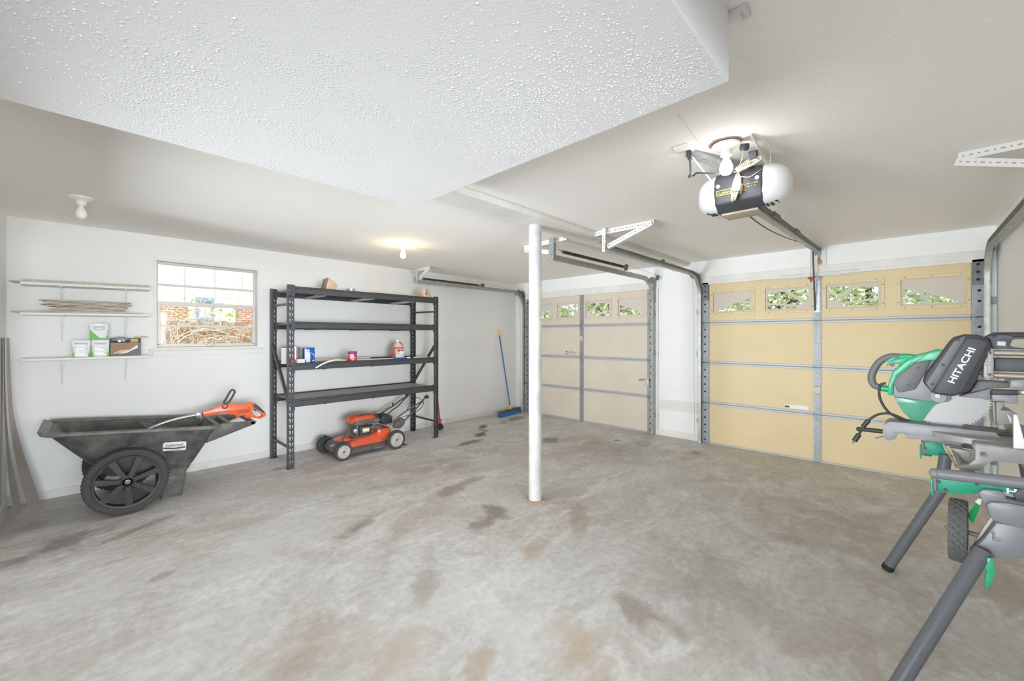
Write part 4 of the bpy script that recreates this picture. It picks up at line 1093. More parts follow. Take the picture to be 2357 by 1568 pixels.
tapered_shade('light_shade', 'beige tapered shade lying on its side on the rack top', M1, [(0.02, 0, 0.128), (0.055, 0, 0.165), (0.060, -0.04, 0.20), (0.10, -0.115, 0.232), (0.160, -0.118, 0.236)])
M2 = Matrix.Translation((3.268, 4.845, Z4 + 0.005)) @ Matrix.Rotation(0.1, 4, 'Z')
t = tapered_shade('light_shade', 'beige tapered shade standing upright at the rack end', M2, [(-0.015, -0.02, 0.130), (-0.022, -0.048, 0.118), (-0.026, -0.060, 0.08), (-0.022, -0.066, 0.055)])
MB().ball(M2 @ Vector((-0.024, -0.068, 0.052)), 0.010, 0.004, 0.016).build('dark_plug', 'black_plastic', t)
p = (2.215, 4.86, Z4)
tp = thing('tape_roll', 'silver duct tape roll on the rack top', 'tape', p)
MB().lathe([(0.040, 0), (0.054, 0), (0.054, 0.048), (0.040, 0.048)], p, (0, 0, 1), 36, closed=True).build('tape', 'duct_tape', tp)
MB().lathe([(0.0375, 0.0), (0.040, 0.0), (0.040, 0.048), (0.0375, 0.048)], p, (0, 0, 1), 36, closed=True).build('core', 'cardboard', tp)
ZC = 1.9705
m = MB().add([(2.44, 4.756, ZC), (3.15, 4.750, ZC), (3.17, 5.20, ZC + 0.004), (2.56, 5.22, ZC + 0.030)] + [(2.44, 4.756, ZC + 0.005), (3.15, 4.750, ZC + 0.005), (3.17, 5.20, ZC + 0.009), (2.56, 5.22, ZC + 0.035)],
             [(3, 2, 1, 0), (4, 5, 6, 7), (0, 1, 5, 4), (1, 2, 6, 5), (2, 3, 7, 6), (3, 0, 4, 7)])
tag(m.build('cardboard_sheet', 'cardboard', smooth=0), 'flat brown cardboard sheet on the rack top', 'cardboard')

def can(name, label, x, y, z, r, h, body, lid, rim):
    t = thing(name, label, 'can', (x, y, z))
    MB().lathe([(r, 0), (r, h)], (x, y, z), (0, 0, 1), 32).build('body', body, t)
    MB().lathe([(r - 0.004, h - 0.004), (r + 0.002, h - 0.006), (r + 0.002, h + 0.003), (r - 0.006, h + 0.003), (r - 0.008, h)], (x, y, z), (0, 0, 1), 32).build('lid', lid, t)
    MB().lathe([(r, -0.0), (r + 0.0015, 0.0), (r + 0.0015, 0.006), (r, 0.006)], (x, y, z), (0, 0, 1), 32, closed=True).build('base_rim', rim, t)
    return t
# white can behind the upright
t = can('paint_can', 'white paint can with a purple lid behind the rack upright', 1.548, 4.99, Z3, 0.062, 0.185, 'paint_white', 'purple_print', 'paint_white')
t = can('paint_can', 'tall red and grey paint can on the rack shelf', 1.662, 5.11, Z3, 0.062, 0.180, 'tin_grey', 'tin_grey', 'tin_grey')
def wrap(parent, x, y, z0, z1, r, a0, a1, m_, name, n=14):
    m = MB(); vs_ = []; fs_ = []
    for i in range(n + 1):
        a = a0 + (a1 - a0) * i / n
        for zz in (z0, z1): vs_.append((x + r * math.cos(a), y + r * math.sin(a), zz))
    for i in range(n): fs_.append((2 * i, 2 * i + 2, 2 * i + 3, 2 * i + 1))
    m.add(vs_, fs_); return m.build(name, m_, parent, smooth=40)
wrap(t, 1.662, 5.11, Z3 + 0.01, Z3 + 0.168, 0.0632, PI * 0.9, PI * 1.42, 'paint_red', 'red_label')
# square tin, blue and white
t = thing('square_tin', 'blue and white rectangular tin on the rack shelf', 'tin', (1.79, 5.02, Z3))
MB().bx(1.728, 1.842, 4.985, 5.055, Z3, Z3 + 0.172).build('body', 'paint_blue', t, bevel=0.003)
fy = 4.9842
MB().plate([Vector((1.730, fy, Z3 + 0.004)), Vector((1.790, fy, Z3 + 0.004)), Vector((1.790, fy, Z3 + 0.115)), Vector((1.766, fy, Z3 + 0.125)), Vector((1.738, fy, Z3 + 0.166)), Vector((1.730, fy, Z3 + 0.168))], (0, -0.0006, 0)).build('white_panel', 'paint_white', t, smooth=0)
MB().plate([Vector((1.764 + 0.019 * math.cos(a), fy - 0.0004, Z3 + 0.135 + 0.020 * math.sin(a))) for a in [2 * PI * i / 18 for i in range(18)]], (0, -0.0008, 0)).build('printed_badge', 'sticker_white', t, smooth=0)
MB().plate([Vector((1.764 + 0.007 * math.cos(a), fy - 0.0012, Z3 + 0.135 + 0.007 * math.sin(a))) for a in [2 * PI * i / 12 for i in range(12)]], (0, -0.0006, 0)).build('printed_dot', 'print_dark', t, smooth=0)
MB().plate([Vector((1.783, fy, Z3 + 0.126)), Vector((1.832, fy, Z3 + 0.098)), Vector((1.836, fy, Z3 + 0.066)), Vector((1.82, fy, Z3 + 0.09))], (0, -0.0006, 0)).build('printed_swoosh', 'sticker_blue', t, smooth=0)
MB().plate([Vector((1.815, fy, Z3 + 0.014)), Vector((1.832, fy, Z3 + 0.014)), Vector((1.832, fy, Z3 + 0.032)), Vector((1.815, fy, Z3 + 0.032))], (0, -0.0006, 0)).build('printed_square', 'sticker_white', t, smooth=0)
# red spool and white block
t = thing('tape_spool', 'small red and grey spool beside the white can', 'spool', (1.53, 4.93, Z3))
MB().lathe([(0.008, 0), (0.026, 0), (0.026, 0.03), (0.008, 0.03)], (1.513, 4.90, Z3 + 0.0265), (1, -0.3, 0), 22).build('flange', 'print_dark', t)
MB().lathe([(0.008, 0), (0.024, 0), (0.024, 0.024), (0.008, 0.024)], (1.543, 4.891, Z3 + 0.0265), (1, -0.3, 0), 22).build('red_end', 'paint_red', t)
t = thing('small_carton', 'small white carton lying in front of the red can', 'carton', (1.66, 4.86, Z3))
MB().bx(1.602, 1.678, 4.83, 4.88, Z3, Z3 + 0.052).build('body', 'sticker_white', t, bevel=0.002)
MB().bx(1.678, 1.690, 4.835, 4.875, Z3 + 0.004, Z3 + 0.046).build('dark_end', 'print_dark', t, bevel=0.002)
# little red can
cx_, cy_ = 2.225, 4.835
t = can('paint_can', 'small red and purple paint can near the shelf front', cx_, cy_, Z3, 0.050, 0.118, 'purple_print', 'purple_print', 'paint_red')
wrap(t, cx_, cy_, Z3 + 0.008, Z3 + 0.095, 0.0512, PI * 1.02, PI * 1.66, 'paint_red', 'red_label')
wrap(t, cx_, cy_, Z3 + 0.072, Z3 + 0.094, 0.0520, PI * 1.05, PI * 1.15, 'yellow_print', 'yellow_tab', 4)
for k, (a, b) in enumerate(((0.050, 0.056), (0.034, 0.038), (0.022, 0.026))):
    wrap(t, cx_, cy_, Z3 + a, Z3 + b, 0.0520, PI * (1.12 + 0.08 * k), PI * (1.60 - 0.05 * k), 'sticker_white', 'printed_line', 8)
wrap(t, cx_, cy_, Z3 + 0.062, Z3 + 0.086, 0.0520, PI * 1.24, PI * 1.44, 'sticker_white', 'printed_mark', 6)
# jug of pink liquid
m_, n_, l_, b_ = new_mat('pink_liquid')
b_.inputs['Base Color'].default_value = rgb(240, 136, 130); b_.inputs['Roughness'].default_value = 0.2
b_.inputs['Transmission Weight'].default_value = 0.25
mat('jug_clear', (240, 214, 206), 0.25)
mat('cap_white', (242, 240, 236), 0.5)
jx, jy = 2.935, 5.00
t = thing('liquid_jug', 'clear gallon jug of pink liquid with a white cap', 'jug', (jx, jy, Z3))
def jr(z, w, d, r=0.02, ox=0): return [Vector((jx + ox + a, jy + b, Z3 + z)) for a, b in rrect(-w / 2, w / 2, -d / 2, d / 2, min(r, w / 2.1, d / 2.1), 4)]
MB().loft([jr(0, 0.138, 0.12), jr(0.004, 0.144, 0.125), jr(0.135, 0.148, 0.128), jr(0.165, 0.118, 0.110)]).build('lower_body', 'pink_liquid', t, smooth=50)
MB().loft([jr(0.165, 0.118, 0.110), jr(0.195, 0.082, 0.085), jr(0.222, 0.044, 0.044), jr(0.238, 0.036, 0.036)]).build('shoulder', 'jug_clear', t, smooth=50)
MB().lathe([(0.020, 0.236), (0.020, 0.262), (0.012, 0.264)], (jx, jy, Z3), (0, 0, 1), 18).build('cap', 'cap_white', t)
MB().tube(curve([(jx + 0.03, jy, Z3 + 0.226), (jx + 0.058, jy, Z3 + 0.212), (jx + 0.072, jy, Z3 + 0.175), (jx + 0.070, jy, Z3 + 0.13)], 5), 0.009, 8).build('handle', 'pink_liquid', t)
lb = MB().bx(jx - 0.066, jx + 0.058, jy - 0.0655, jy - 0.0625, Z3 + 0.012, Z3 + 0.125).build('label_print', 'sticker_white', t, smooth=0)
for x0_, x1_, z0_, z1_, mm in ((-0.06, -0.03, 0.085, 0.122, 'yellow_print'), (-0.035, 0.0, 0.10, 0.122, 'purple_print'), (0.008, 0.052, 0.105, 0.120, 'print_dark'), (0.02, 0.05, 0.03, 0.06, 'sticker_blue'), (-0.055, -0.005, 0.072, 0.077, 'print_red'), (-0.055, 0.0, 0.05, 0.054, 'skin_pink'), (-0.06, 0.055, 0.014, 0.020, 'purple_print')):
    MB().bx(jx + x0_, jx + x1_, jy - 0.0665, jy - 0.0652, Z3 + z0_, Z3 + z1_).build('printed_patch', mm, lb, smooth=0)
# flexible white tube lying along the shelf
m = MB().tube(curve([PY(727, 847, 4.715), PY(745, 837, 4.728), PY(768, 829.5, 4.74), (2.10, 4.80, Z3 + 0.022), (2.22, 4.905, Z3 + 0.012), (2.45, 4.915, Z3 + 0.010), (3.0, 4.912, Z3 + 0.010), (3.36, 4.90, Z3 + 0.010)], 6), 0.009, 10)
tag(m.build('plastic_tube', 'paint_white'), 'long white flexible tube drooping over the shelf beam', 'tube')
m = MB().bx(1.86, 2.62, 5.16, 5.20, Z3, Z3 + 0.030)
mat('strip_pink', (226, 208, 196), 0.5)
tag(m.build('clear_strip', 'strip_pink', smooth=0), 'pale straight plastic strip behind the small red can', 'strip')
t = thing('hose_nozzle', 'blue and black hose nozzle in front of the jug', 'nozzle', (2.98, 4.815, Z3))
MB().tube([(2.78, 4.83, Z3 + 0.012), (2.97, 4.80, Z3 + 0.014)], 0.010, 10).build('blue_stem', 'paint_blue', t)
MB().tube([(2.955, 4.802, Z3 + 0.014), (3.005, 4.795, Z3 + 0.018)], 0.015, 12).build('white_collar', 'cap_white', t)
MB().tube([(3.000, 4.796, Z3 + 0.018), (3.035, 4.790, Z3 + 0.020)], 0.021, 14).build('black_tip', 'rubber_black', t)

# ------------------------------------------------------------------ broom behind the rack
mat('broom_red', (206, 58, 58), 0.45)
mat('bristle_black', (46, 47, 50), 0.85)
bx0, by0 = 3.475, 5.10
t = thing('angle_broom', 'red handled angle broom with black bristles behind the rack', 'broom', (3.62, by0, 0))
MB().tube([PY(1001, 868, 5.14), PY(1012, 964, 5.12)], 0.011, 10).build('handle', 'broom_red', t)
MB().plate([PY(1006, 972, by0), PY(1013, 963, by0), PY(1017, 966, by0), PY(1015, 976, by0), PY(1007, 979, by0)], (0, 0.04, 0)).build('head_cap', 'broom_red', t, bevel=0.004)
MB().plate([PY(1006, 978, by0), PY(1016, 974, by0), PY(1022, 984, by0), PY(1010, 997, by0), PY(1005, 995, by0)], (0, 0.05, 0)).build('bristles', 'bristle_black', t, smooth=0)

# ------------------------------------------------------------------ push broom in the corner
mat('broom_blue', (56, 112, 164), 0.45)
mat('broom_yellow', (238, 196, 74), 0.45)
mat('block_brown', (112, 102, 92), 0.8, var=0.3, vscale=30)
mat('bristle_blue', (44, 122, 190), 0.8)
hd0, hd1 = Vector((5.005, 5.125, 0.0)), Vector((5.610, 5.215, 0.0))
hc = (hd0 + hd1) / 2; hdv = (hd1 - hd0).normalized(); side = Vector((-hdv.y, hdv.x, 0))
t = thing('push_broom', 'blue push broom with yellow grip leaning in the corner', 'broom', tuple(hc))
htop = Vector((5.245, 5.395, 1.545)); hbot = hc + Vector((0.0, 0.01, 0.115)) + side * 0.0
hbot = Vector((5.330, 5.175, 0.113))
d_ = (hbot - htop)
MB().tube([htop + d_ * 0.06, htop + d_ * 0.965], 0.0125, 10).build('handle', 'broom_blue', t)
MB().tube([htop, htop + d_ * 0.02, htop + d_ * 0.075], [0.011, 0.016, 0.016], 10).build('grip', 'broom_yellow', t)
MB().tube([htop + d_ * 0.955, htop + d_ * 1.02], 0.018, 10).build('socket', 'broom_yellow', t)
MB().bar(hd0 + Vector((0, 0, 0.080)), hd1 + Vector((0, 0, 0.080)), 0.075, 0.045).build('block', 'block_brown', t, bevel=0.006)
m = MB(); rb_ = random.Random(4)
for i in range(40):
    for j in range(4):
        c = hd0.lerp(hd1, (i + 0.5) / 40) + side * (-0.030 + 0.020 * j)
        sp = side * (j - 1.5) * 0.010 + hdv * rb_.uniform(-0.008, 0.008)
        m.bar(c + Vector((0, 0, 0.060)), c + sp + Vector((0, 0, 0.0)), 0.013, 0.015)
m.build('bristles', 'bristle_blue', t, smooth=0)
# red cord on the wall beside the track
t = thing('red_cord', 'looped red cord hanging on the wall beside the track', 'cord', (5.62, WA, 1.2))
MB().tube(curve([PY(1204, 733, WA - 0.02), PY(1200, 739, WA - 0.015), PY(1199.5, 770, WA - 0.012), PY(1199, 796, WA - 0.012), PY(1202, 812, WA - 0.015)], 6), 0.005, 6).build('cord', 'print_red', t)
MB().tube(curve([PY(1205, 771, WA - 0.02), PY(1201.5, 780, WA - 0.015), PY(1202, 790, WA - 0.015), PY(1205, 797, WA - 0.015)], 5), 0.004, 6).build('cord_loop', 'print_red', t)
MB().ball(PY(1202.5, 814, WA - 0.018), 0.016, 0.012, 0.026).build('plug', 'black_plastic', t)
t = MB().bx(4.513, 4.583, WA - 0.006, WA, 1.085, 1.200)
sw = tag(t.build('switch_plate', 'wall_paint', bevel=0.002), 'white switch plate on the wall between rack and broom', 'switch')
MB().bx(4.540, 4.556, WA - 0.012, WA - 0.006, 1.130, 1.155).build('toggle', 'trim_paint', sw, bevel=0.002)

# ------------------------------------------------------------------ wall shelves
mat('shelf_white', (232, 230, 224), 0.5, var=0.03, vscale=6)
mat('plank_tan', (208, 199, 186), 0.6, var=0.12, vscale=12, c2=(182, 172, 160), bump=0.1, bscale=40)
mat('box_print_white', (232, 233, 236), 0.5)
mat('box_grey', (214, 215, 218), 0.5)
mat('box_green', (112, 178, 84), 0.5)
mat('box_lime', (168, 206, 132), 0.5)
mat('navy_print', (60, 72, 120), 0.5)
mat('carton_brown', (172, 138, 116), 0.85)
mat('carton_light', (226, 196, 160), 0.85)
mat('carton_grey', (116, 117, 116), 0.7)
mat('foil', (190, 190, 196), 0.18, 0.85)
mat('wood_stick', (222, 188, 156), 0.8)
SHY = WA - 0.235
def wall_shelf(label, xl, xr, zl, zr, bracket):
    """board on two folded wire-thin steel brackets; zl / zr = top surface at its two ends"""
    t = thing('wall_shelf', label, 'shelf', ((xl + xr) / 2, WA, zl))
    h = 0.022
    m = MB().add([(xl, SHY, zl - h), (xr, SHY, zr - h), (xr, WA - 0.004, zr - h), (xl, WA - 0.004, zl - h), (xl, SHY, zl), (xr, SHY, zr), (xr, WA - 0.004, zr), (xl, WA - 0.004, zl)],
                 [(3, 2, 1, 0), (4, 5, 6, 7), (0, 1, 5, 4), (1, 2, 6, 5), (2, 3, 7, 6), (3, 0, 4, 7)])
    m.build('board', 'shelf_white', t, smooth=0, bevel=0.004)
    for bx_ in (-0.165, 0.245):
        z = zl + (zr - zl) * (bx_ - xl) / (xr - xl) - h
        m = MB().bx(bx_ - 0.014, bx_ + 0.014, WA - 0.0022, WA - 0.0005, z - bracket, z)
        m.bx(bx_ - 0.012, bx_ + 0.012, SHY + 0.04, WA - 0.004, z - 0.003, z)
        m.tube([(bx_, WA - 0.005, z - bracket + 0.02), (bx_, SHY + 0.06, z - 0.004)], 0.0025, 5)
        m.build('bracket', 'wall_paint', t, smooth=0)
        MB().lathe([(0.006, 0), (0.005, 0.004)], (bx_, WA - 0.004, z - bracket + 0.012), (0, -1, 0), 8).build('screw', 'insert_plate', t)
    return t
S1, S2, S3 = (1.876, 1.892), (1.626, 1.638), (1.243, 1.246)
XL, XR = -0.388, 0.412
wall_shelf('topmost of the three white wall shelves', XL, XR, *S1, 0.16)
wall_shelf('middle one of the three white wall shelves', XL, XR, *S2, 0.23)
wall_shelf('lowest of the three white wall shelves, holding boxes', XL, XR, *S3, 0.23)
def plank(label, x0, x1, y0, y1, z0, z1, tilt=0.0, grp=None):
    m = MB().add([(x0, y0, z0), (x1, y0, z0 + tilt), (x1, y1, z0 + tilt), (x0 + 0.02, y1, z0), (x0, y0, z1), (x1, y0, z1 + tilt), (x1, y1, z1 + tilt), (x0 + 0.02, y1, z1)],
                 [(3, 2, 1, 0), (4, 5, 6, 7), (0, 1, 5, 4), (1, 2, 6, 5), (2, 3, 7, 6), (3, 0, 4, 7)])
    return tag(m.build('floor_plank', 'plank_tan', smooth=0, bevel=0.0012, seg=1), label, 'plank', grp)
TL = 0.016
G1, G2 = 'planks on the top shelf', 'planks on the middle shelf'
plank('thin tan plank sticking out left of the top shelf', -0.452, 0.30, SHY + 0.05, SHY + 0.20, 1.8765, 1.886, TL, G1)
plank('thin tan plank along the front of the top shelf', -0.380, 0.405, SHY + 0.005, SHY + 0.048, 1.8765, 1.887, TL, G1)
plank('uppermost long tan plank on the top shelf', -0.375, 0.41, SHY + 0.03, SHY + 0.16, 1.890, 1.900, TL, G1)
plank('long tan plank lying directly on the middle shelf', -0.440, 0.36, SHY + 0.02, SHY + 0.17, 1.6265, 1.636, 0.012, G2)
rk = random.Random(9)
ords = ['second', 'third', 'fourth', 'fifth', 'sixth', 'seventh', 'eighth', 'ninth']
for k in range(9):
    z = 1.641 + k * 0.0112
    x0 = -0.265 + rk.uniform(-0.035, 0.035) + (0.06 if k in (2, 3) else 0); x1 = 0.262 + rk.uniform(-0.03, 0.03) + (0.03 if k == 8 else 0)
    lab = 'short tan plank at the bottom of the middle shelf stack' if k == 0 else ('short tan plank on top of the middle shelf stack' if k == 8 else 'short tan plank %s from the bottom of the middle shelf stack' % ords[k - 1])
    plank(lab, x0, x1, SHY + 0.03 + rk.uniform(0, 0.012), SHY + 0.17, z, z + 0.0084, 0.006, G2)

def food_box(label, x0, z0, wd, front, parent_y=SHY + 0.035):
    y = parent_y
    t = thing('printed_box', label, 'box', (x0 + wd / 2, y + 0.06, z0), 'white and green boxes on the lowest shelf')
    h = 0.148
    MB().bx(x0, x0 + wd, y, y + 0.125, z0, z0 + h).build('body', 'box_print_white', t, bevel=0.002)
    # green fading strips along both lower edges
    n = 5
    for i in range(n):
        q = i / n
        mm = 'box_green' if i < 2 else 'box_lime'
        wdt = 0.016 * (1 - q * 0.7)
        for xx in ((x0 + 0.0005, x0 + wdt), (x0 + wd - wdt, x0 + wd - 0.0005)):
            MB().bx(xx[0], xx[1], y - 0.0006, y + 0.001, z0 + h * 0.65 * q, z0 + h * 0.65 * (q + 1 / n)).build('green_edge', mm, t, smooth=0)
    if front == 'back':
        MB().bx(x0 + 0.016, x0 + wd - 0.016, y - 0.0009, y + 0.001, z0 + 0.006, z0 + h - 0.030).build('printed_panel', 'box_grey', t, smooth=0)
        MB().bx(x0 + 0.016, x0 + wd - 0.016, y - 0.0012, y + 0.001, z0 + h - 0.030, z0 + h - 0.026).build('printed_rule', 'navy_print', t, smooth=0)
        for k in range(8):
            MB().bx(x0 + 0.022, x0 + wd - 0.022 - 0.01 * (k % 3), y - 0.0012, y + 0.001, z0 + 0.014 + k * 0.012, z0 + 0.0155 + k * 0.012).build('printed_line', 'tin_grey', t, smooth=0)
    else:
        MB().plate([Vector((x0 + 0.0006, y - 0.0008, z0 + 0.001)), Vector((x0 + wd - 0.0006, y - 0.0008, z0 + 0.001)), Vector((x0 + wd - 0.0006, y - 0.0008, z0 + 0.016)), Vector((x0 + 0.06, y - 0.0008, z0 + 0.020)), Vector((x0 + 0.026, y - 0.0008, z0 + 0.060)), Vector((x0 + 0.0006, y - 0.0008, z0 + 0.095))], (0, 0.001, 0)).build('green_sweep', 'box_green', t, smooth=0)
        cx2, cz2 = x0 + wd * 0.5, z0 + h * 0.73
        el = [(cx2 + 0.036 * math.cos(a), cz2 + 0.019 * math.sin(a)) for a in [2 * PI * i / 24 for i in range(24)]]
        el2 = [(cx2 + 0.033 * math.cos(a), cz2 + 0.016 * math.sin(a)) for a in [2 * PI * i / 24 for i in range(24)]]
        MB().prism([el, el2], (0, y - 0.0006, 0), (1, 0, 0), (0, 0, 1), 0.0008, (0, -1, 0)).build('oval_border', 'navy_print', t, smooth=0)
        lettering('box_lettering', "Baby's Only", (cx2, y - 0.0008, cz2 + 0.001), (1, 0, 0), (0, 0, 1), 0.013, 'navy_print', t, width=0.054)
        MB().bx(cx2 - 0.02, cx2 + 0.02, y - 0.0010, y + 0.001, z0 + h - 0.016, z0 + h - 0.012).build('printed_line', 'tin_grey', t, smooth=0)
    return t
zb_ = 1.2455
food_box('white and green box at the left end of the lower row', -0.100, zb_, 0.112, 'back')
food_box('white and green box in the lower row next to the torn carton', 0.018, zb_, 0.112, 'back')
food_box('white and green box with an oval blue logo, stacked on top', 0.008, zb_ + 0.1495, 0.116, 'logo')
# torn carton
cy0 = SHY + 0.03
t = thing('torn_carton', 'torn brown and grey carton on the lowest shelf', 'carton', (0.245, cy0 + 0.06, zb_))
CX0, CX1 = 0.138, 0.345
m = MB().bx(CX0, CX1, cy0 + 0.002, cy0 + 0.004, zb_, zb_ + 0.125).bx(CX0, CX0 + 0.003, cy0 + 0.004, cy0 + 0.13, zb_, zb_ + 0.125).bx(CX1 - 0.003, CX1, cy0 + 0.004, cy0 + 0.13, zb_, zb_ + 0.165).bx(CX0, CX1, cy0 + 0.127, cy0 + 0.13, zb_, zb_ + 0.165).bx(CX0, CX1, cy0 + 0.004, cy0 + 0.127, zb_, zb_ + 0.003)
m.build('walls', 'carton_grey', t, smooth=0)
MB().plate([Vector((CX0 + a, cy0 + 0.0018, zb_ + b)) for a, b in ((0.004, 0.016), (0.03, 0.024), (0.11, 0.040), (0.15, 0.062), (0.185, 0.10), (0.19, 0.124), (0.004, 0.124))], (0, -0.002, 0)).build('torn_face', 'carton_brown', t, smooth=0)
for k in range(5):
    MB().bx(CX0 + 0.006, CX0 + 0.06 + 0.025 * k, cy0 - 0.0012, cy0 + 0.0005, zb_ + 0.030 + k * 0.017, zb_ + 0.033 + k * 0.017).build('corrugation', 'carton_grey', t, smooth=0)
MB().plate([Vector((CX0 + a, cy0 - 0.0003, zb_ + b)) for a, b in ((0.02, 0.020), (0.09, 0.034), (0.14, 0.055), (0.135, 0.060), (0.07, 0.055), (0.03, 0.035))], (0, -0.001, 0)).build('torn_layer', 'carton_light', t, smooth=0)
MB().plate([Vector((CX0 + a, cy0 - 0.0009, zb_ + b)) for a, b in ((0.05, 0.020), (0.11, 0.028), (0.15, 0.055), (0.185, 0.072), (0.185, 0.10), (0.16, 0.085), (0.13, 0.052))], (0, -0.001, 0)).build('torn_edge', 'sticker_white', t, smooth=0)
MB().bx(CX1 - 0.065, CX1 - 0.012, cy0 + 0.123, cy0 + 0.1265, zb_ + 0.126, zb_ + 0.158).build('yellow_sticker', 'yellow_print', t, smooth=0)
# blister pack
t = thing('blister_pack', 'crumpled clear blister pack lying on the torn carton', 'packaging', (0.215, cy0 + 0.05, zb_ + 0.125))
rings = []
rf = random.Random(2)
for i, (zz, k) in enumerate(((0.001, 0.80), (0.012, 0.98), (0.026, 1.0), (0.040, 0.85), (0.048, 0.55))):
    rings.append([Vector((0.206 + 0.063 * k * math.cos(a) * (1 + rf.uniform(-0.06, 0.06)), cy0 + 0.058 + 0.05 * k * math.sin(a) * (1 + rf.uniform(-0.06, 0.06)), zb_ + 0.1255 + zz + 0.004 * math.sin(3 * a + i))) for a in [2 * PI * j / 16 for j in range(16)]])
MB().loft(rings).build('foil_shell', 'foil', t, smooth=20)
MB().lathe([(0.026, 0), (0.024, 0.006), (0.012, 0.010), (0.010, 0.004), (0.002, 0.004)], (0.20, cy0 + 0.010, zb_ + 0.152), (0, -1, 0.35), 18).build('round_blister', 'tin_grey', t)
m = MB().bx(0.355, 0.398, WA - 0.075, WA - 0.035, 1.3905, 1.4035)
m = MB().bx(0.305, 0.405, cy0 + 0.10, cy0 + 0.122, zb_ + 0.1655, zb_ + 0.179)
m.bx(0.352, 0.392, cy0 + 0.10, cy0 + 0.122, zb_ + 0.179, zb_ + 0.184)
tag(m.build('wood_stick', 'wood_stick', smooth=0, bevel=0.0015), 'short raw wood offcut sticking out behind the torn carton', 'wood')

# ------------------------------------------------------------------ leaning vinyl strips
mat('vinyl_face', (172, 163, 154), 0.45, var=0.06, vscale=9)
def strip(label, pts, dirs, w):
    m = MB(); P = curve(pts, 5); D = curve(dirs, 5); rings = []
    for i, (p, d) in enumerate(zip(P, D)):
        d = d.normalized()
        tg = (P[min(i + 1, len(P) - 1)] - P[max(i - 1, 0)]).normalized()
        nn = d.cross(tg).normalized() * 0.0022
        rings.append([p + nn, p + d * w + nn, p + d * w - nn, p - nn])
    m.loft(rings)
    return tag(m.build('vinyl_strip', 'vinyl_face', smooth=40), label, 'strip', 'vinyl strips leaning in the corner')
A = Vector
strip('long grey vinyl strip bowed outwards in the left corner',
      [A((-0.325, 5.075, 0.002)), A((-0.372, 5.105, 0.22)), A((-0.412, 5.13, 0.5)), A((-0.440, 5.135, 0.85)), A((-0.452, 5.14, 1.415))],
      [A((0.55, 0.72, 0))] * 2 + [A((0.35, 0.9, 0)), A((0.12, 1, 0)), A((0.05, 1, 0))], 0.092)
strip('darker vinyl strip nearer the left wall',
      [A((-0.408, 5.085, 0.002)), A((-0.432, 5.10, 0.22)), A((-0.450, 5.10, 0.5)), A((-0.462, 5.10, 0.9)), A((-0.467, 5.10, 1.42))],
      [A((0.40, 0.85, 0))] * 2 + [A((0.15, 1, 0)), A((0.02, 1, 0)), A((0.01, 1, 0))], 0.072)
strip('short vinyl strip flat against the left wall',
      [A((-0.4745, 5.03, 0.122)), A((-0.4745, 5.03, 0.5)), A((-0.4745, 5.03, 0.9)), A((-0.4745, 5.03, 1.2)), A((-0.4745, 5.03, 1.405))], [A((0.005, 1, 0))] * 5, 0.055)

# ------------------------------------------------------------------ garden cart
mat('cart_plastic', (64, 64, 64), 0.5, var=0.5, vscale=7, c2=(112, 111, 106), bump=0.12, bscale=50)
mat('cart_rim', (96, 95, 93), 0.45, var=0.3, vscale=9, c2=(130, 128, 124))
mat('tyre', (70, 69, 67), 0.85, bump=0.3, bscale=120)
mat('wheel_black', (44, 44, 46), 0.45)
mat('chrome', (150, 147, 140), 0.38, 0.7)
cart = thing('garden_cart', 'grey black plastic two-wheeled garden cart by the wall', 'cart', (0.35, 4.88, 0))
def tz(x, z0): return z0 - 0.100 * x
def ct(x0, x1, y0, y1, z0, r, n=5): return [Vector((a, b, tz(a, z0))) for a, b in rrect(x0, x1, y0, y1, r, n)]
outer = [ct(0.09, 0.645, 4.665, 5.105, 0.318, 0.06), ct(0.06, 0.665, 4.650, 5.120, 0.345, 0.07), ct(-0.085, 0.748, 4.58, 5.19, 0.515, 0.085), ct(-0.215, 0.822, 4.518, 5.252, 0.672, 0.10)]
inner = [ct(-0.200, 0.810, 4.530, 5.240, 0.672, 0.095), ct(-0.07, 0.738, 4.592, 5.178, 0.520, 0.08), ct(0.075, 0.655, 4.662, 5.108, 0.362, 0.065), ct(0.10, 0.63, 4.69, 5.08, 0.352, 0.05)]
MB().loft(outer + inner).build('tub', 'cart_plastic', cart, smooth=50)
MB().tube([Vector((a, b, tz(a, 0.680))) for a, b in rrect(-0.238, 0.838, 4.505, 5.265, 0.10, 6)], 0.021, 10, closed=True, flat=0.85).build('rim', 'cart_rim', cart, smooth=60)
# front pouring lip
MB().plate([Vector((-0.262, 4.56, 0.712)), Vector((-0.205, 4.60, 0.690)), Vector((-0.205, 5.17, 0.690)), Vector((-0.262, 5.21, 0.718))], (0.0, 0, 0.016)).build('pouring_lip', 'cart_rim', cart, smooth=0, bevel=0.006)
MB().loft([ct(0.115, 0.635, 4.675, 5.095, 0.290, 0.05), ct(0.10, 0.648, 4.662, 5.108, 0.318, 0.06)]).build('base_band', 'cart_plastic', cart, smooth=40)
for y0, y1 in ((4.668, 4.80), (4.97, 5.102)):
    m = MB().loft([[Vector((a, b, 0.0)) for a, b in rrect(0.440, 0.585, y0 + 0.01, y1 - 0.01, 0.015, 3)], [Vector((a, b, 0.25)) for a, b in rrect(0.430, 0.622, y0, y1, 0.02, 3)]])
    lo = m.build('rear_leg', 'cart_plastic', cart, smooth=40)
    MB().bx(0.45, 0.565, y0 - 0.006, y0 + 0.010, 0.02, 0.20).build('leg_panel', 'cart_plastic', lo, bevel=0.006)
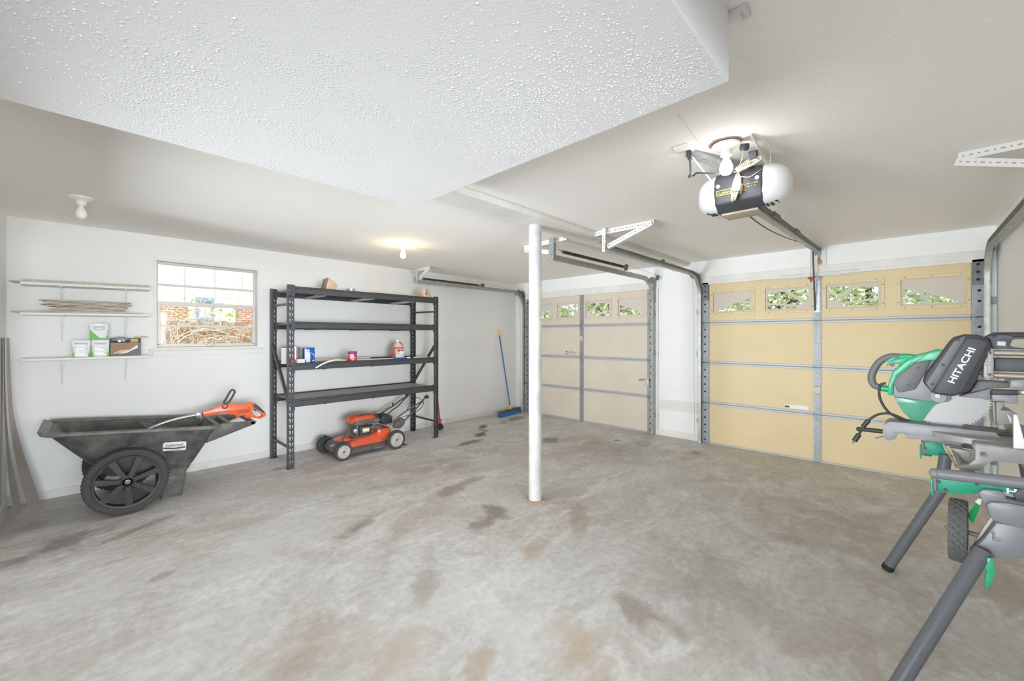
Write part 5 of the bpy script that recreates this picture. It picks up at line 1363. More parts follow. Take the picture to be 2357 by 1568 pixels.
def big_wheel(yc, sg):
    """18-inch spoked wheel, outer face towards sg"""
    c = Vector((0.217, yc, 0.262)); R = 0.262
    w = thing_part('wheel', cart)
    tr = MB()
    prof = [(0.206, -0.030), (0.218, -0.038), (0.240, -0.042), (0.252, -0.036), (0.256, -0.018), (0.256, 0.018), (0.252, 0.036), (0.240, 0.042), (0.218, 0.038), (0.206, 0.030)]
    tr.lathe(prof, c, (0, 1, 0), 56, closed=True)
    for i in range(56):
        a = 2 * PI * i / 56
        for s in (-1, 1):
            aa = a + (PI / 56 if s > 0 else 0)
            d = Vector((math.cos(aa), 0, math.sin(aa))); tn = Vector((-d.z, 0, d.x))
            p0 = c + d * 0.2555 + Vector((0, s * 0.006, 0)); p1 = c + d * 0.252 + Vector((0, s * 0.040, 0))
            tr.bar(p0, p1, 0.014, 0.010, up=d)
    tyre = tr.build('tyre', 'tyre', cart, smooth=30)
    MB().lathe([(0.190, -0.034), (0.206, -0.036), (0.210, -0.028), (0.210, 0.028), (0.206, 0.036), (0.190, 0.034), (0.186, 0.012), (0.186, -0.012)], c, (0, 1, 0), 56, closed=True).build('rim_ring', 'wheel_black', tyre, smooth=40)
    for k in range(7):
        a = 2 * PI * k / 7 + 0.28
        d = Vector((math.cos(a), 0, math.sin(a))); tn = Vector((-d.z, 0, d.x))
        m = MB(); yo = sg * 0.020
        m.add([c + d * 0.03 + tn * q * 0.015 + Vector((0, yo + e * 0.012, 0)) for q in (-1, 1) for e in (-1, 1)] + [c + d * 0.190 + tn * q * 0.023 + Vector((0, yo * 1.1 + e * 0.010, 0)) for q in (-1, 1) for e in (-1, 1)],
              [(0, 1, 3, 2), (4, 6, 7, 5), (0, 4, 5, 1), (2, 3, 7, 6), (0, 2, 6, 4), (1, 5, 7, 3)])
        m.bar(c + d * 0.04 + tn * 0.010 + Vector((0, yo + sg * 0.012, 0)), c + d * 0.17 + tn * 0.016 + Vector((0, yo + sg * 0.011, 0)), 0.005, 0.006)
        m.bar(c + d * 0.04 - tn * 0.010 + Vector((0, yo + sg * 0.012, 0)), c + d * 0.17 - tn * 0.016 + Vector((0, yo + sg * 0.011, 0)), 0.005, 0.006)
        m.build('spoke', 'wheel_black', tyre, smooth=0)
    MB().lathe([(0.050, -0.030), (0.050, 0.030), (0.030, 0.038), (0.028, -0.030)], c, (0, sg, 0), 28).build('hub', 'wheel_black', tyre)
    MB().lathe([(0.019, 0.030), (0.019, 0.041), (0.010, 0.044), (0.006, 0.050), (0.001, 0.050)], c, (0, sg, 0), 20).build('axle_cap', 'chrome', tyre)
def thing_part(n, p): return p
big_wheel(4.516, -1)
big_wheel(5.262, 1)
MB().tube([(0.217, 4.53, 0.262), (0.217, 5.25, 0.262)], 0.010, 10).build('axle', 'galvanised_dark', cart)
# handle
hl, hr = PY(452, 1040, 4.62), PY(590, 969, 4.62)
for y in (4.60, 5.14):
    MB().plate([Vector((0.79, y, 0.612)), Vector((hr.x - 0.03, y, hr.z + 0.010)), Vector((hr.x, y, hr.z)), Vector((hr.x - 0.012, y, hr.z - 0.026)), Vector((0.812, y, 0.468)), Vector((0.745, y, 0.45))], (0, 0.030, 0)).build('handle_web', 'cart_plastic', cart, bevel=0.008, seg=2)
MB().tube([(hr.x - 0.028, 4.60, hr.z - 0.008), (hr.x - 0.028, 5.17, hr.z - 0.008)], 0.021, 12).build('handle_grip', 'cart_rim', cart)
MB().tube([(0.93, 4.61, 0.598), (0.93, 5.16, 0.598)], 0.018, 10).build('handle_crossbar', 'cart_rim', cart)
lab = [PY(a, b, 4.5) for a, b in zc(60, 860, 4.064)([(1276, 730), (1282, 660), (1300, 645), (1490, 633), (1500, 645), (1494, 708), (1480, 718)])]
# maker's badge on the sloping near side
def side_pt(px, py):
    d = _ray(px, py)                      # near wall of the tub leans outwards with height
    y = 4.56
    for _ in range(8):
        p = _O + d * (y / d.y)
        z = p.z + 0.1 * p.x
        y = 4.650 + (4.518 - 4.650) * (z - 0.345) / (0.672 - 0.345)
    return _O + d * ((y - 0.004) / d.y)
lab = [side_pt(a, b) for a, b in zc(60, 860, 4.064)([(1278, 728), (1280, 660), (1298, 646), (1488, 634), (1500, 644), (1495, 708), (1482, 716)])]
lo = MB().plate(lab, (0, -0.002, 0)).build('badge', 'sticker_white', cart, smooth=0)
q = [side_pt(a, b) for a, b in zc(60, 860, 4.064)([(1284, 700), (1487, 681), (1490, 708), (1283, 722)])]
u_ = (q[1] - q[0]).normalized(); c0 = side_pt(*zc(60, 860, 4.064)([(1388, 668)])[0])
v_ = Vector((0, -0.36, 1)); v_ = (v_ - u_ * v_.dot(u_)).normalized()
lettering('badge_lettering', 'Rubbermaid', c0 + Vector((0, -0.0032, 0)), u_, v_, 0.026, 'print_dark', lo, width=0.115, bold=0.01)
sw_ = [side_pt(a, b) + Vector((0, -0.003, 0)) for a, b in zc(60, 860, 4.064)([(1284, 693), (1390, 694), (1488, 678), (1488, 692), (1390, 706), (1284, 708)])]
MB().plate(sw_, (0, -0.0008, 0)).build('badge_swoosh', 'print_dark', lo, smooth=0)
c1 = side_pt(*zc(60, 860, 4.064)([(1384, 713)])[0])
lettering('badge_small_lettering', 'Commercial Products', c1 + Vector((0, -0.0032, 0)), u_, v_, 0.010, 'print_dark', lo, width=0.105)

# ------------------------------------------------------------------ string trimmer lying in the cart
mat('trimmer_orange', (238, 104, 52), 0.4, coat=0.2)
mat('trimmer_dark', (66, 68, 70), 0.5)
mat('aluminium', (206, 206, 206), 0.3, 0.7)
TRY = 4.80
zt = lambda pts: [PY(a, b, TRY) for a, b in zc(440, 880, 11.785)(pts)]
tri = thing('string_trimmer', 'orange electric string trimmer lying in the garden cart', 'trimmer', tuple(PY(540, 955, TRY)))
body = zt([(320, 815), (590, 755), (600, 722), (760, 660), (840, 605), (1010, 590), (1220, 575), (1300, 630), (1690, 550), (1740, 570), (1870, 680), (2040, 860), (2020, 920), (1860, 1000), (1800, 985), (1650, 955), (1500, 985), (1430, 890), (1330, 920), (1230, 960), (1190, 880), (1070, 880), (920, 830), (740, 850), (420, 920), (340, 940)])
hole = zt([(1655, 700), (1720, 715), (1800, 785), (1900, 845), (1960, 900), (1930, 940), (1820, 950), (1700, 880), (1650, 790)])
MB().plate([body, hole], (0, 0.075, 0)).build('motor_body', 'trimmer_orange', tri, smooth=30, bevel=0.006, seg=2)
grip = zt([(1672, 645), (1690, 600), (1750, 583), (1880, 690), (2015, 830), (1990, 842), (1830, 762), (1700, 682)])
MB().plate([p + Vector((0, -0.004, 0)) for p in grip], (0, 0.083, 0)).build('rubber_grip', 'trimmer_dark', tri, bevel=0.004)
trg = zt([(1690, 725), (1760, 740), (1805, 790), (1770, 800)])
MB().plate([p + Vector((0, 0.02, 0)) for p in trg], (0, 0.035, 0)).build('trigger', 'trimmer_dark', tri, bevel=0.003)
k = zt([(905, 560), (1000, 400), (1085, 250), (1130, 212), (1185, 225), (1205, 275), (1150, 385), (1060, 530), (990, 590), (930, 600)])
MB().tube([p + Vector((0, 0.03, 0)) for p in k], 0.0095, 10, closed=True).build('loop_handle', 'trimmer_dark', tri)
c = zt([(915, 650)])[0]
MB().lathe([(0.026, 0), (0.026, 0.012), (0.020, 0.012), (0.019, 0.005)], c + Vector((0, 0.001, 0)), (0, -1, 0), 24).build('pivot_ring', 'trimmer_dark', tri)
MB().lathe([(0.017, 0), (0.017, 0.009), (0.001, 0.010)], c, (0, -1, 0), 20).build('pivot_knob', 'trimmer_orange', tri)
for i in range(4):
    p0, p1 = zt([(1535, 695 + i * 36), (1590, 683 + i * 36)])
    MB().bar(p0 + Vector((0, -0.001, 0)), p1 + Vector((0, -0.001, 0)), 0.004, 0.005).build('vent_slot', 'print_red', tri, smooth=0)
p0, p1, p2 = zt([(1290, 815), (1500, 778), (1400, 795)])
u_ = (p1 - p0).normalized(); v_ = Vector((0, -1, 0)).cross(u_) * -1
v_ = Vector((-u_.z, 0, u_.x))
fr_ = MB().prism([rect(-0.043, 0.043, -0.015, 0.015), rect(-0.040, 0.040, -0.012, 0.012)], p2 + Vector((0, -0.0005, 0)), u_, v_, 0.0008, (0, -1, 0))
fr_.build('lettering_border', 'print_dark', tri, smooth=0)
lettering('maker_lettering', 'BLACK+DECKER', p2 + Vector((0, -0.0008, 0)), u_, v_, 0.015, 'print_dark', tri, width=0.074, bold=0.02)
p = zt([(135, 855), (300, 825), (310, 935), (270, 1000), (240, 990), (225, 950), (210, 1000), (185, 1000), (170, 950), (140, 950)])
MB().plate([a + Vector((0, 0.012, 0)) for a in p], (0, 0.05, 0)).build('collar', 'tin_grey', tri, bevel=0.003)
z4 = lambda pts: [PY(a, b, TRY) for a, b in zc(60, 860, 4.064)(pts)]
sp = z4([(1650, 385), (1590, 395), (1450, 422), (1320, 458), (1230, 492), (1160, 525), (1080, 570)])
MB().tube([a + Vector((0, 0.037, 0)) for a in curve(sp, 5)], 0.0125, 12).build('shaft', 'aluminium', tri)
e = sp[-1] + Vector((0, 0.037, 0))
MB().lathe([(0.030, -0.045), (0.045, -0.03), (0.050, 0.0), (0.035, 0.02), (0.014, 0.03)], e + Vector((-0.02, 0, -0.03)), (0.6, 0, 0.8), 20).build('spool_head', 'trimmer_dark', tri)
g = [Vector((0.43 + 0.12 * math.cos(a), 4.93 + 0.12 * math.sin(a), 0.60 - 0.05 * math.cos(a))) for a in [PI * (0.05 + 0.9 * i / 12) for i in range(13)]]
MB().plate(g + [Vector((0.38, 4.88, 0.575)), Vector((0.47, 4.87, 0.565))], (0, 0.0, 0.006)).build('guard', 'trimmer_dark', tri, smooth=0)
MB().tube(curve([PY(392, 966, 4.9), PY(405, 972, 4.9), PY(418, 980, 4.9)], 4), 0.0015, 5).build('cutting_line', 'print_dark', tri)

# ------------------------------------------------------------------ lawn mower
mat('mower_orange', (226, 92, 56), 0.35, coat=0.3, var=0.12, vscale=10, c2=(206, 84, 54))
mat('mower_grey', (104, 99, 94), 0.55, var=0.2, vscale=12)
mat('mower_black', (56, 56, 57), 0.55)
mat('cast_metal', (176, 172, 168), 0.4, 0.6, var=0.3, vscale=30, c2=(130, 124, 118))
mat('wheel_grey', (196, 190, 182), 0.6, var=0.1, vscale=20)
mat('dirt_orange', (150, 96, 72), 0.8)
zm = lambda pts, y: [PY(a, b, y) for a, b in zc(700, 880, 6.932)(pts)]
YN, YF = 4.648, 5.112
mow = thing('lawn_mower', 'orange and grey push lawn mower under the rack', 'mower', (2.36, 4.88, 0))
def rr3(x0, x1, y0, y1, z, r, n=4, dzx=0.0): return [Vector((a, b, z + dzx * (a - x0))) for a, b in rrect(x0, x1, y0, y1, r, n)]
MB().loft([rr3(2.035, 2.645, 4.672, 5.088, 0.052, 0.12), rr3(2.030, 2.650, 4.668, 5.092, 0.100, 0.12), rr3(2.050, 2.635, 4.690, 5.070, 0.118, 0.12)]).build('deck_skirt', 'mower_grey', mow, smooth=40)
MB().loft([rr3(2.052, 2.635, 4.690, 5.070, 0.117, 0.12), rr3(2.085, 2.640, 4.705, 5.055, 0.140, 0.12, dzx=0.03), rr3(2.14, 2.645, 4.735, 5.025, 0.172, 0.11, dzx=0.09), rr3(2.17, 2.630, 4.765, 4.995, 0.190, 0.09, dzx=0.11)]).build('deck', 'mower_orange', mow, smooth=40)
MB().loft([rr3(2.470, 2.700, 4.715, 5.045, 0.15, 0.05), rr3(2.490, 2.695, 4.725, 5.035, 0.225, 0.05), rr3(2.525, 2.685, 4.745, 5.015, 0.258, 0.04)]).build('rear_housing', 'mower_orange', mow, smooth=40)
MB().loft([rr3(1.960, 2.13, 4.725, 5.035, 0.082, 0.06), rr3(1.955, 2.15, 4.715, 5.045, 0.125, 0.06), rr3(1.985, 2.16, 4.735, 5.025, 0.172, 0.06), rr3(2.01, 2.16, 4.76, 5.0, 0.185, 0.05)]).build('front_cover', 'mower_grey', mow, smooth=40)
MB().loft([rr3(2.035, 2.21, 4.765, 4.995, 0.183, 0.05), rr3(2.06, 2.20, 4.785, 4.975, 0.205, 0.05)]).build('front_panel', 'mower_orange', mow, smooth=40)
MB().loft([rr3(2.16, 2.44, 4.735, 4.800, 0.150, 0.02, dzx=0.09), rr3(2.17, 2.43, 4.745, 4.795, 0.182, 0.02, dzx=0.10)]).build('deck_trim', 'mower_grey', mow, smooth=40)
def small_wheel(x, y, r, sg):
    c = Vector((x, y, r)); w = 0.022
    m = MB().lathe([(r * 0.74, -w), (r * 0.94, -w), (r * 0.985, -w * 0.6), (r * 0.985, w * 0.6), (r * 0.94, w), (r * 0.74, w)], c, (0, 1, 0), 40, closed=True)
    for i in range(28):
        a = 2 * PI * i / 28
        for s in (-1, 1):
            aa = a + (PI / 28 if s > 0 else 0); d = Vector((math.cos(aa), 0, math.sin(aa)))
            m.bar(c + d * r * 0.975 + Vector((0, s * 0.003, 0)), c + d * r * 0.955 + Vector((0, s * w * 1.02, 0)), 0.010, 0.008, up=d)
    ty = m.build('wheel', 'tyre', mow, smooth=30)
    MB().lathe([(r * 0.78, -w * 0.9), (r * 0.78, w * 0.6), (r * 0.72, w * 0.95), (r * 0.60, w * 0.55), (r * 0.25, w * 0.85), (r * 0.12, w * 0.9), (0.001, w * 0.9)], c, (0, sg, 0), 36).build('hubcap', 'wheel_grey' if sg < 0 else 'mower_black', ty, smooth=40)
    for k in range(3):
        a = 2 * PI * k / 3 + PI / 2; d = Vector((math.cos(a), 0, math.sin(a))); tn = Vector((-d.z, 0, d.x))
        m = MB().add([c + d * r * 0.16 + tn * q * 0.014 + Vector((0, sg * w * e, 0)) for q in (-1, 1) for e in (0.6, 1.02)] + [c + d * r * 0.66 + tn * q * 0.026 + Vector((0, sg * w * e, 0)) for q in (-1, 1) for e in (0.5, 0.92)],
                     [(0, 1, 3, 2), (4, 6, 7, 5), (0, 4, 5, 1), (2, 3, 7, 6), (0, 2, 6, 4), (1, 5, 7, 3)])
        m.build('hub_rib', 'wheel_grey', ty, bevel=0.002)
    MB().lathe([(r * 0.13, w * 0.85), (r * 0.12, w * 1.12), (0.001, w * 1.15)], c, (0, sg, 0), 10).build('axle_nut', 'mower_grey', ty)
small_wheel(2.030, YN, 0.101, -1); small_wheel(2.700, YN - 0.01, 0.120, -1)
small_wheel(2.010, YF, 0.101, 1); small_wheel(2.700, YF, 0.120, 1)
for y in (YN + 0.03, YF - 0.03):
    MB().bar((2.03, y, 0.105), (2.09, y, 0.15), 0.012, 0.03).build('axle_arm', 'mower_black', mow, bevel=0.003)
p = zm([(345, 905), (352, 860), (330, 845), (318, 850)], 5.03)
MB().tube(curve(p, 4), 0.006, 6).build('height_lever', 'mower_black', mow)
p = zm([(622, 965), (618, 910), (640, 870), (655, 850)], 4.70)
MB().tube(curve(p, 4), 0.006, 6).build('height_lever', 'mower_black', mow)
# engine
MB().lathe([(0.145, 0), (0.150, 0.008), (0.130, 0.018), (0.10, 0.02)], (2.345, 4.885, 0.212), (0, 0, 1), 28).build('engine_base', 'cast_metal', mow)
MB().loft([rr3(2.255, 2.445, 4.785, 4.985, 0.225, 0.02), rr3(2.255, 2.445, 4.785, 4.985, 0.345, 0.02)]).build('engine_block', 'cast_metal', mow, smooth=30)
for i in range(5):
    MB().bx(2.235, 2.290, 4.772, 4.99, 0.236 + i * 0.020, 0.243 + i * 0.020).build('cooling_fin', 'cast_metal', mow, smooth=0)
MB().tube(curve([(2.235, 4.79, 0.235), (2.200, 4.77, 0.27), (2.198, 4.77, 0.32), (2.225, 4.775, 0.345), (2.27, 4.78, 0.348)], 5), 0.010, 8).build('guard_hoop', 'mower_black', mow)
MB().lathe([(0.030, 0), (0.030, 0.03), (0.020, 0.034)], (2.235, 4.782, 0.285), (-0.35, -1, 0.0), 16).build('spark_cover', 'cast_metal', mow)
mf = MB().bx(2.268, 2.400, 4.725, 4.785, 0.222, 0.338).build('muffler_box', 'mower_black', mow, bevel=0.008)
MB().bx(2.302, 2.385, 4.7235, 4.7255, 0.258, 0.312).build('warning_label', 'sticker_white', mf, smooth=0)
MB().bx(2.304, 2.383, 4.7225, 4.7240, 0.296, 0.310).build('label_band', 'yellow_print', mf, smooth=0)
MB().bx(2.304, 2.383, 4.7225, 4.7240, 0.260, 0.274).build('label_band', 'tin_grey', mf, smooth=0)
rm = random.Random(8)
for i in range(9):
    c = Vector((2.415 + rm.uniform(-0.01, 0.05), 4.755 + rm.uniform(-0.01, 0.02), 0.235 + rm.uniform(0, 0.10)))
    MB().lathe([(0.012, -0.012), (0.014, 0.0), (0.010, 0.012)], c, (rm.uniform(-1, 1), -1, rm.uniform(-1, 1)), 8).build('carburettor_part', 'cast_metal' if i % 3 else 'mower_black', mow)
cov = [rr3(2.205, 2.545, 4.745, 5.020, 0.352, 0.05), rr3(2.200, 2.550, 4.740, 5.025, 0.372, 0.05), rr3(2.215, 2.548, 4.745, 5.020, 0.405, 0.06, dzx=0.03)]
MB().loft(cov).build('engine_cover', 'mower_grey', mow, smooth=40)
top = [rr3(2.195, 2.520, 4.752, 5.013, 0.372, 0.06), rr3(2.200, 2.515, 4.757, 5.008, 0.410, 0.07, dzx=0.03), rr3(2.235, 2.495, 4.795, 4.970, 0.442, 0.06, dzx=0.03), rr3(2.275, 2.46, 4.835, 4.93, 0.456, 0.04, dzx=0.02)]
MB().loft(top).build('top_cowl', 'mower_orange', mow, smooth=50)
for i in range(5):
    x = 2.285 + i * 0.034
    MB().bar((x, 4.800, 0.4475), (x + 0.018, 4.858, 0.4600), 0.012, 0.010).build('cowl_slot', 'mower_grey', mow, smooth=0)
MB().lathe([(0.034, 0), (0.034, 0.022), (0.028, 0.026)], (2.525, 4.83, 0.418), (0, 0, 1), 20).build('fuel_cap', 'mower_black', mow)
MB().bx(2.455, 2.540, 4.7375, 4.742, 0.372, 0.378).build('maker_plate', 'tin_grey', mow, smooth=0)
MB().bx(2.455, 2.540, 4.7375, 4.742, 0.386, 0.389).build('maker_plate', 'tin_grey', mow, smooth=0)
p = zm([(1222, 600), (1260, 520), (1330, 505), (1365, 560), (1420, 600), (1390, 660), (1240, 660)], 4.80)
MB().plate(p, (0, 0.14, 0)).build('control_box', 'mower_black', mow, bevel=0.008)
p = zm([(1430, 715), (1460, 640), (1560, 565), (1625, 600), (1600, 680), (1530, 745), (1450, 735)], 4.70)
MB().plate(p, (0, 0.05, 0)).build('handle_bracket', 'mower_grey', mow, bevel=0.006)
p = zm([(1430, 715), (1460, 640), (1560, 565), (1625, 600), (1600, 680), (1530, 745), (1450, 735)], 4.70)
MB().plate([a + Vector((0, 0.33, 0)) for a in p], (0, 0.05, 0)).build('handle_bracket', 'mower_grey', mow, bevel=0.006)
def bent(pts, y, r, nm, mt='mower_grey'):
    MB().tube(curve(zm(pts, y), 4), r, 8).build(nm, mt, mow)
bent([(1370, 690), (1450, 600), (1560, 510), (1700, 415), (1850, 320), (1945, 235)], 4.685, 0.011, 'handle_tube')
bent([(1600, 620), (1680, 530), (1760, 450), (1850, 350), (1900, 290)], 4.715, 0.011, 'handle_tube')
bent([(1180, 530), (1300, 450), (1420, 380), (1560, 270), (1680, 200)], 5.075, 0.011, 'handle_tube')
bent([(1335, 515), (1400, 450), (1500, 380), (1600, 270), (1690, 190)], 5.045, 0.011, 'handle_tube')
bent([(1925, 245), (1960, 225), (1972, 255)], 4.685, 0.020, 'handle_clamp', 'mower_black')
bent([(1415, 385), (1412, 330)], 5.075, 0.011, 'cable_hook', 'mower_black')
bent([(1625, 205), (1655, 200)], 5.06, 0.020, 'handle_clamp', 'mower_black')
bent([(1640, 440), (1680, 360), (1720, 290), (1780, 250), (1850, 260), (1900, 310), (1890, 380), (1820, 450), (1740, 495)], 4.70, 0.0045, 'control_cable', 'mower_black')
bent([(1060, 490), (1200, 450), (1420, 385)], 5.0, 0.0025, 'starter_rope', 'mower_black')
bent([(1560, 560), (1620, 540), (1660, 530)], 4.70, 0.004, 'control_cable', 'mower_black')
p = zm([(1185, 750), (1215, 750), (1220, 830), (1185, 830)], 4.735)
MB().tube(zm([(1198, 790), (1200, 765)], 4.74), 0.013, 10).build('primer_bulb', 'sticker_white', mow)
MB().tube(zm([(1197, 835), (1198, 792)], 4.745), 0.014, 10).build('primer_mount', 'mower_orange', mow)
MB().plate(zm([(1600, 985), (1670, 1000), (1640, 1018), (1590, 1005)], 4.70), (0, 0.16, 0)).build('trailing_flap', 'mower_black', mow, smooth=0)
p0, p1 = zm([(1115, 1060), (1280, 1025)], 4.667)
lettering('maker_lettering', 'Husqvarna', (p0 + p1) / 2 + Vector((0, -0.001, 0)) , (1, 0, 0), (0, 0, 1), 0.018, 'wheel_grey', mow, width=0.10)
lettering('model_lettering', 'HD', zm([(448, 1008)], 4.713)[0] + Vector((0, 0, 0)), (1, 0, 0), (0, 0, 1), 0.022, 'wheel_grey', mow)
lo = MB().lathe([(0.018, 0), (0.018, 0.003)], zm([(1065, 915)], 4.742)[0], (0.0, -0.85, 0.5), 14).build('deck_port', 'mower_black', mow)

# ------------------------------------------------------------------ mitre saw on its folding stand
mat('saw_green', (44, 168, 122), 0.4, coat=0.2)
mat('saw_green_deep', (22, 150, 118), 0.45)
clear('guard_green', (128, 212, 182), 0.05, 0.2, solid=0.4)
mat('saw_mint', (132, 206, 170), 0.35)
mat('saw_grey', (150, 150, 153), 0.45, 0.1, var=0.06, vscale=30)
mat('saw_mid', (112, 111, 112), 0.5)
mat('saw_dark', (76, 77, 81), 0.5, var=0.1, vscale=50)
mat('saw_black', (56, 56, 58), 0.5)
mat('cast_alu', (166, 164, 160), 0.5, 0.2, var=0.08, vscale=20)
mat('blade_steel', (150, 149, 147), 0.42, 0.6)
mat('rod_steel', (190, 180, 166), 0.32, 0.7)
mat('stand_grey', (132, 134, 138), 0.4, 0.1)
mat('stand_tube', (108, 111, 116), 0.38, 0.15, var=0.06, vscale=60)
mat('tread', (104, 103, 102), 0.8)
Z1 = zc(1940, 740, 5.228); Z2 = zc(1957, 1000, 5.2275); Z3z = zc(1957, 1268, 5.2275)
def sx(pts, x, z=Z1): return [PX(a, b, x) for a, b in z(pts)]
XB = 2.90                                # plane of the blade
saw = thing('mitre_saw', 'green and grey sliding mitre saw on the folding stand', 'saw', (2.9, -0.22, 0.93))
# blade with carbide teeth
bc = sx([(1235, 905)], XB)[0]
BR_ = 0.150
n = 72; pts = []
for i in range(n):
    a = 2 * PI * i / n
    for da, rr in ((0.0, BR_), (0.022, BR_ - 0.001), (0.035, BR_ - 0.009), (0.07, BR_ - 0.006)):
        pts.append(Vector((XB, bc.y + rr * math.cos(a + da), bc.z + rr * math.sin(a + da))))
MB().plate(pts, (0.0026, 0, 0)).build('blade', 'blade_steel', saw, smooth=0)
# upper guard, covers, motor
def slab(name, pts, x, t, m_, bev=0.004, par=saw, z=Z1): return MB().plate(sx(pts, x, z), (t, 0, 0)).build(name, m_, par, smooth=30, bevel=bev)
slab('blade_case', [(605, 905), (612, 760), (800, 535), (1110, 462), (1250, 500), (1330, 700), (1300, 950), (1250, 975), (1010, 960)], XB - 0.022, 0.050, 'saw_grey')
slab('green_case', [(538, 890), (545, 760), (600, 600), (760, 470), (880, 405), (1020, 372), (1140, 335), (1205, 342), (1110, 472), (860, 502), (660, 670), (612, 770), (606, 890)], XB - 0.030, 0.085, 'saw_green', 0.006)
slab('mint_cover', [(800, 525), (1030, 388), (1195, 352), (1130, 462), (1040, 462), (860, 496), (825, 528)], XB - 0.034, 0.03, 'saw_mint', 0.003)
slab('side_plate', [(607, 742), (660, 662), (860, 502), (1035, 468), (1050, 492), (1000, 600), (872, 818), (692, 860), (658, 848)], XB - 0.036, 0.016, 'saw_mid', 0.004)
for q in ((905, 558), (788, 768)):
    MB().lathe([(0.0055, 0), (0.005, 0.003)], sx([q], XB - 0.036)[0], (-1, 0, 0), 12).build('cover_screw', 'saw_dark', saw)
slab('motor_case', [(968, 742), (1000, 640), (1300, 240), (1350, 190), (1480, 155), (1640, 163), (1760, 215), (1800, 315), (1700, 520), (1610, 720), (1530, 840), (1340, 900), (1180, 886), (1075, 862), (1000, 775)], XB - 0.150, 0.115, 'saw_black', 0.010)
mc = slab('motor_panel', [(1092, 850), (1492, 200), (1640, 212), (1752, 250), (1700, 360), (1440, 845), (1350, 878), (1185, 868)], XB - 0.156, 0.012, 'saw_dark', 0.003)
slab('motor_strip', [(1000, 742), (1330, 250), (1470, 172), (1478, 192), (1075, 838), (1062, 838)], XB - 0.154, 0.010, 'saw_mid', 0.003)
for q in ((1392, 222), (1205, 522), (1075, 757)):
    MB().lathe([(0.0062, 0), (0.0055, 0.003)], sx([q], XB - 0.154)[0], (-1, 0, 0), 12).build('motor_screw', 'saw_black', saw)
a_, b_ = sx([(1310, 720), (1545, 345)], XB - 0.1565)
u_ = (b_ - a_).normalized(); v_ = Vector((-1, 0, 0)).cross(u_).normalized()
if v_.z < 0: v_ = -v_
lettering('maker_lettering', 'HITACHI', sx([(1427, 532)], XB - 0.157)[0], u_, v_, 0.024, 'sticker_white', mc, width=(sx([(1300, 742)], XB - 0.157)[0] - sx([(1555, 325)], XB - 0.157)[0]).length, bold=0.025, thick=0.0008)
MB().lathe([(0.030, 0), (0.028, 0.004)], sx([(1150, 905)], XB - 0.024)[0], (-1, 0, 0), 24).build('arbor_cover', 'saw_grey', saw)
MB().lathe([(0.011, 0), (0.010, 0.006), (0.004, 0.006)], sx([(1140, 895)], XB - 0.030)[0], (-1, 0, 0), 16).build('arbor_bolt', 'chrome', saw)
# see-through lower guard
slab('lower_guard', [(620, 910), (800, 935), (1185, 975), (1100, 1012), (1040, 1085), (940, 1222), (830, 1192), (730, 1092), (660, 990)], XB - 0.016, 0.034, 'guard_green', 0.002)
# D handle
def tb(name, pts, x, r, m_, n=10, z=Z1, k=5, par=saw, flat=1.0): return MB().tube(curve(sx(pts, x, z), k), r, n, flat=flat).build(name, m_, par, smooth=50)
tb('handle_neck', [(900, 440), (800, 425), (700, 425), (600, 450), (530, 495)], XB + 0.01, 0.0155, 'saw_green')
tb('handle_grip', [(680, 425), (560, 425), (450, 480), (375, 580), (345, 680), (375, 765), (455, 795)], XB + 0.01, 0.0165, 'saw_mid', 12)
tb('handle_foot', [(450, 797), (500, 808), (560, 815)], XB + 0.01, 0.0165, 'saw_green')
slab('trigger', [(560, 520), (620, 505), (635, 515), (600, 545), (570, 540)], XB, 0.018, 'saw_mid', 0.002)
slab('neck_web', [(525, 540), (545, 475), (700, 440), (870, 410), (830, 480), (735, 545), (690, 535), (640, 500), (600, 500)], XB - 0.004, 0.028, 'saw_green', 0.004)
# power cord and plug
tb('power_cord', [(520, 745), (465, 755), (440, 800), (440, 900), (480, 1000), (550, 1090), (640, 1150), (740, 1195), (820, 1215)], XB - 0.005, 0.0058, 'saw_black', 8)
tb('power_cord', [(815, 1212), (720, 1170), (600, 1120), (500, 1107), (400, 1130), (310, 1190), (270, 1235)], XB - 0.02, 0.0058, 'saw_black', 8)
tb('cord_sleeve', [(310, 1190), (270, 1235), (240, 1270)], XB - 0.02, 0.011, 'saw_black', 10)
tb('power_cord', [(240, 1270), (215, 1320), (190, 1370)], XB - 0.022, 0.0058, 'saw_black', 8)
tb('plug', [(195, 1360), (165, 1400), (140, 1440)], XB - 0.022, 0.012, 'saw_black', 10)
for d in (-8, 8):
    tb('plug_pin', [(138 + d, 1440 + d * 0.5), (118 + d, 1470 + d * 0.5)], XB - 0.022, 0.002, 'chrome', 6)
# arm of the turntable
slab('table_arm', [(490, 1300), (502, 1245), (560, 1207), (640, 1217), (830, 1232), (1400, 1290), (1850, 1352), (1905, 1408), (1560, 1432), (1400, 1490), (1190, 1450), (770, 1408), (762, 1385), (735, 1352), (700, 1345), (665, 1358), (645, 1385), (640, 1415), (560, 1437), (500, 1420)], XB - 0.085, 0.15, 'saw_grey', 0.008)
MB().plate(sx([(540, 1210), (640, 1212), (1850, 1345), (1850, 1352), (830, 1236), (560, 1214)], XB - 0.088), (0.10, 0, 0)).build('arm_edge', 'cast_alu', saw, smooth=0)
tb('mitre_knob', [(480, 1325), (420, 1318), (350, 1312), (250, 1300), (195, 1297)], XB - 0.02, 0.0115, 'saw_black', 12)
MB().ball(sx([(195, 1297)], XB - 0.02)[0], 0.0125).build('knob_end', 'saw_black', saw)
tb('detent_lever', [(490, 1385), (440, 1395), (392, 1405)], XB - 0.03, 0.003, 'saw_mid', 6)
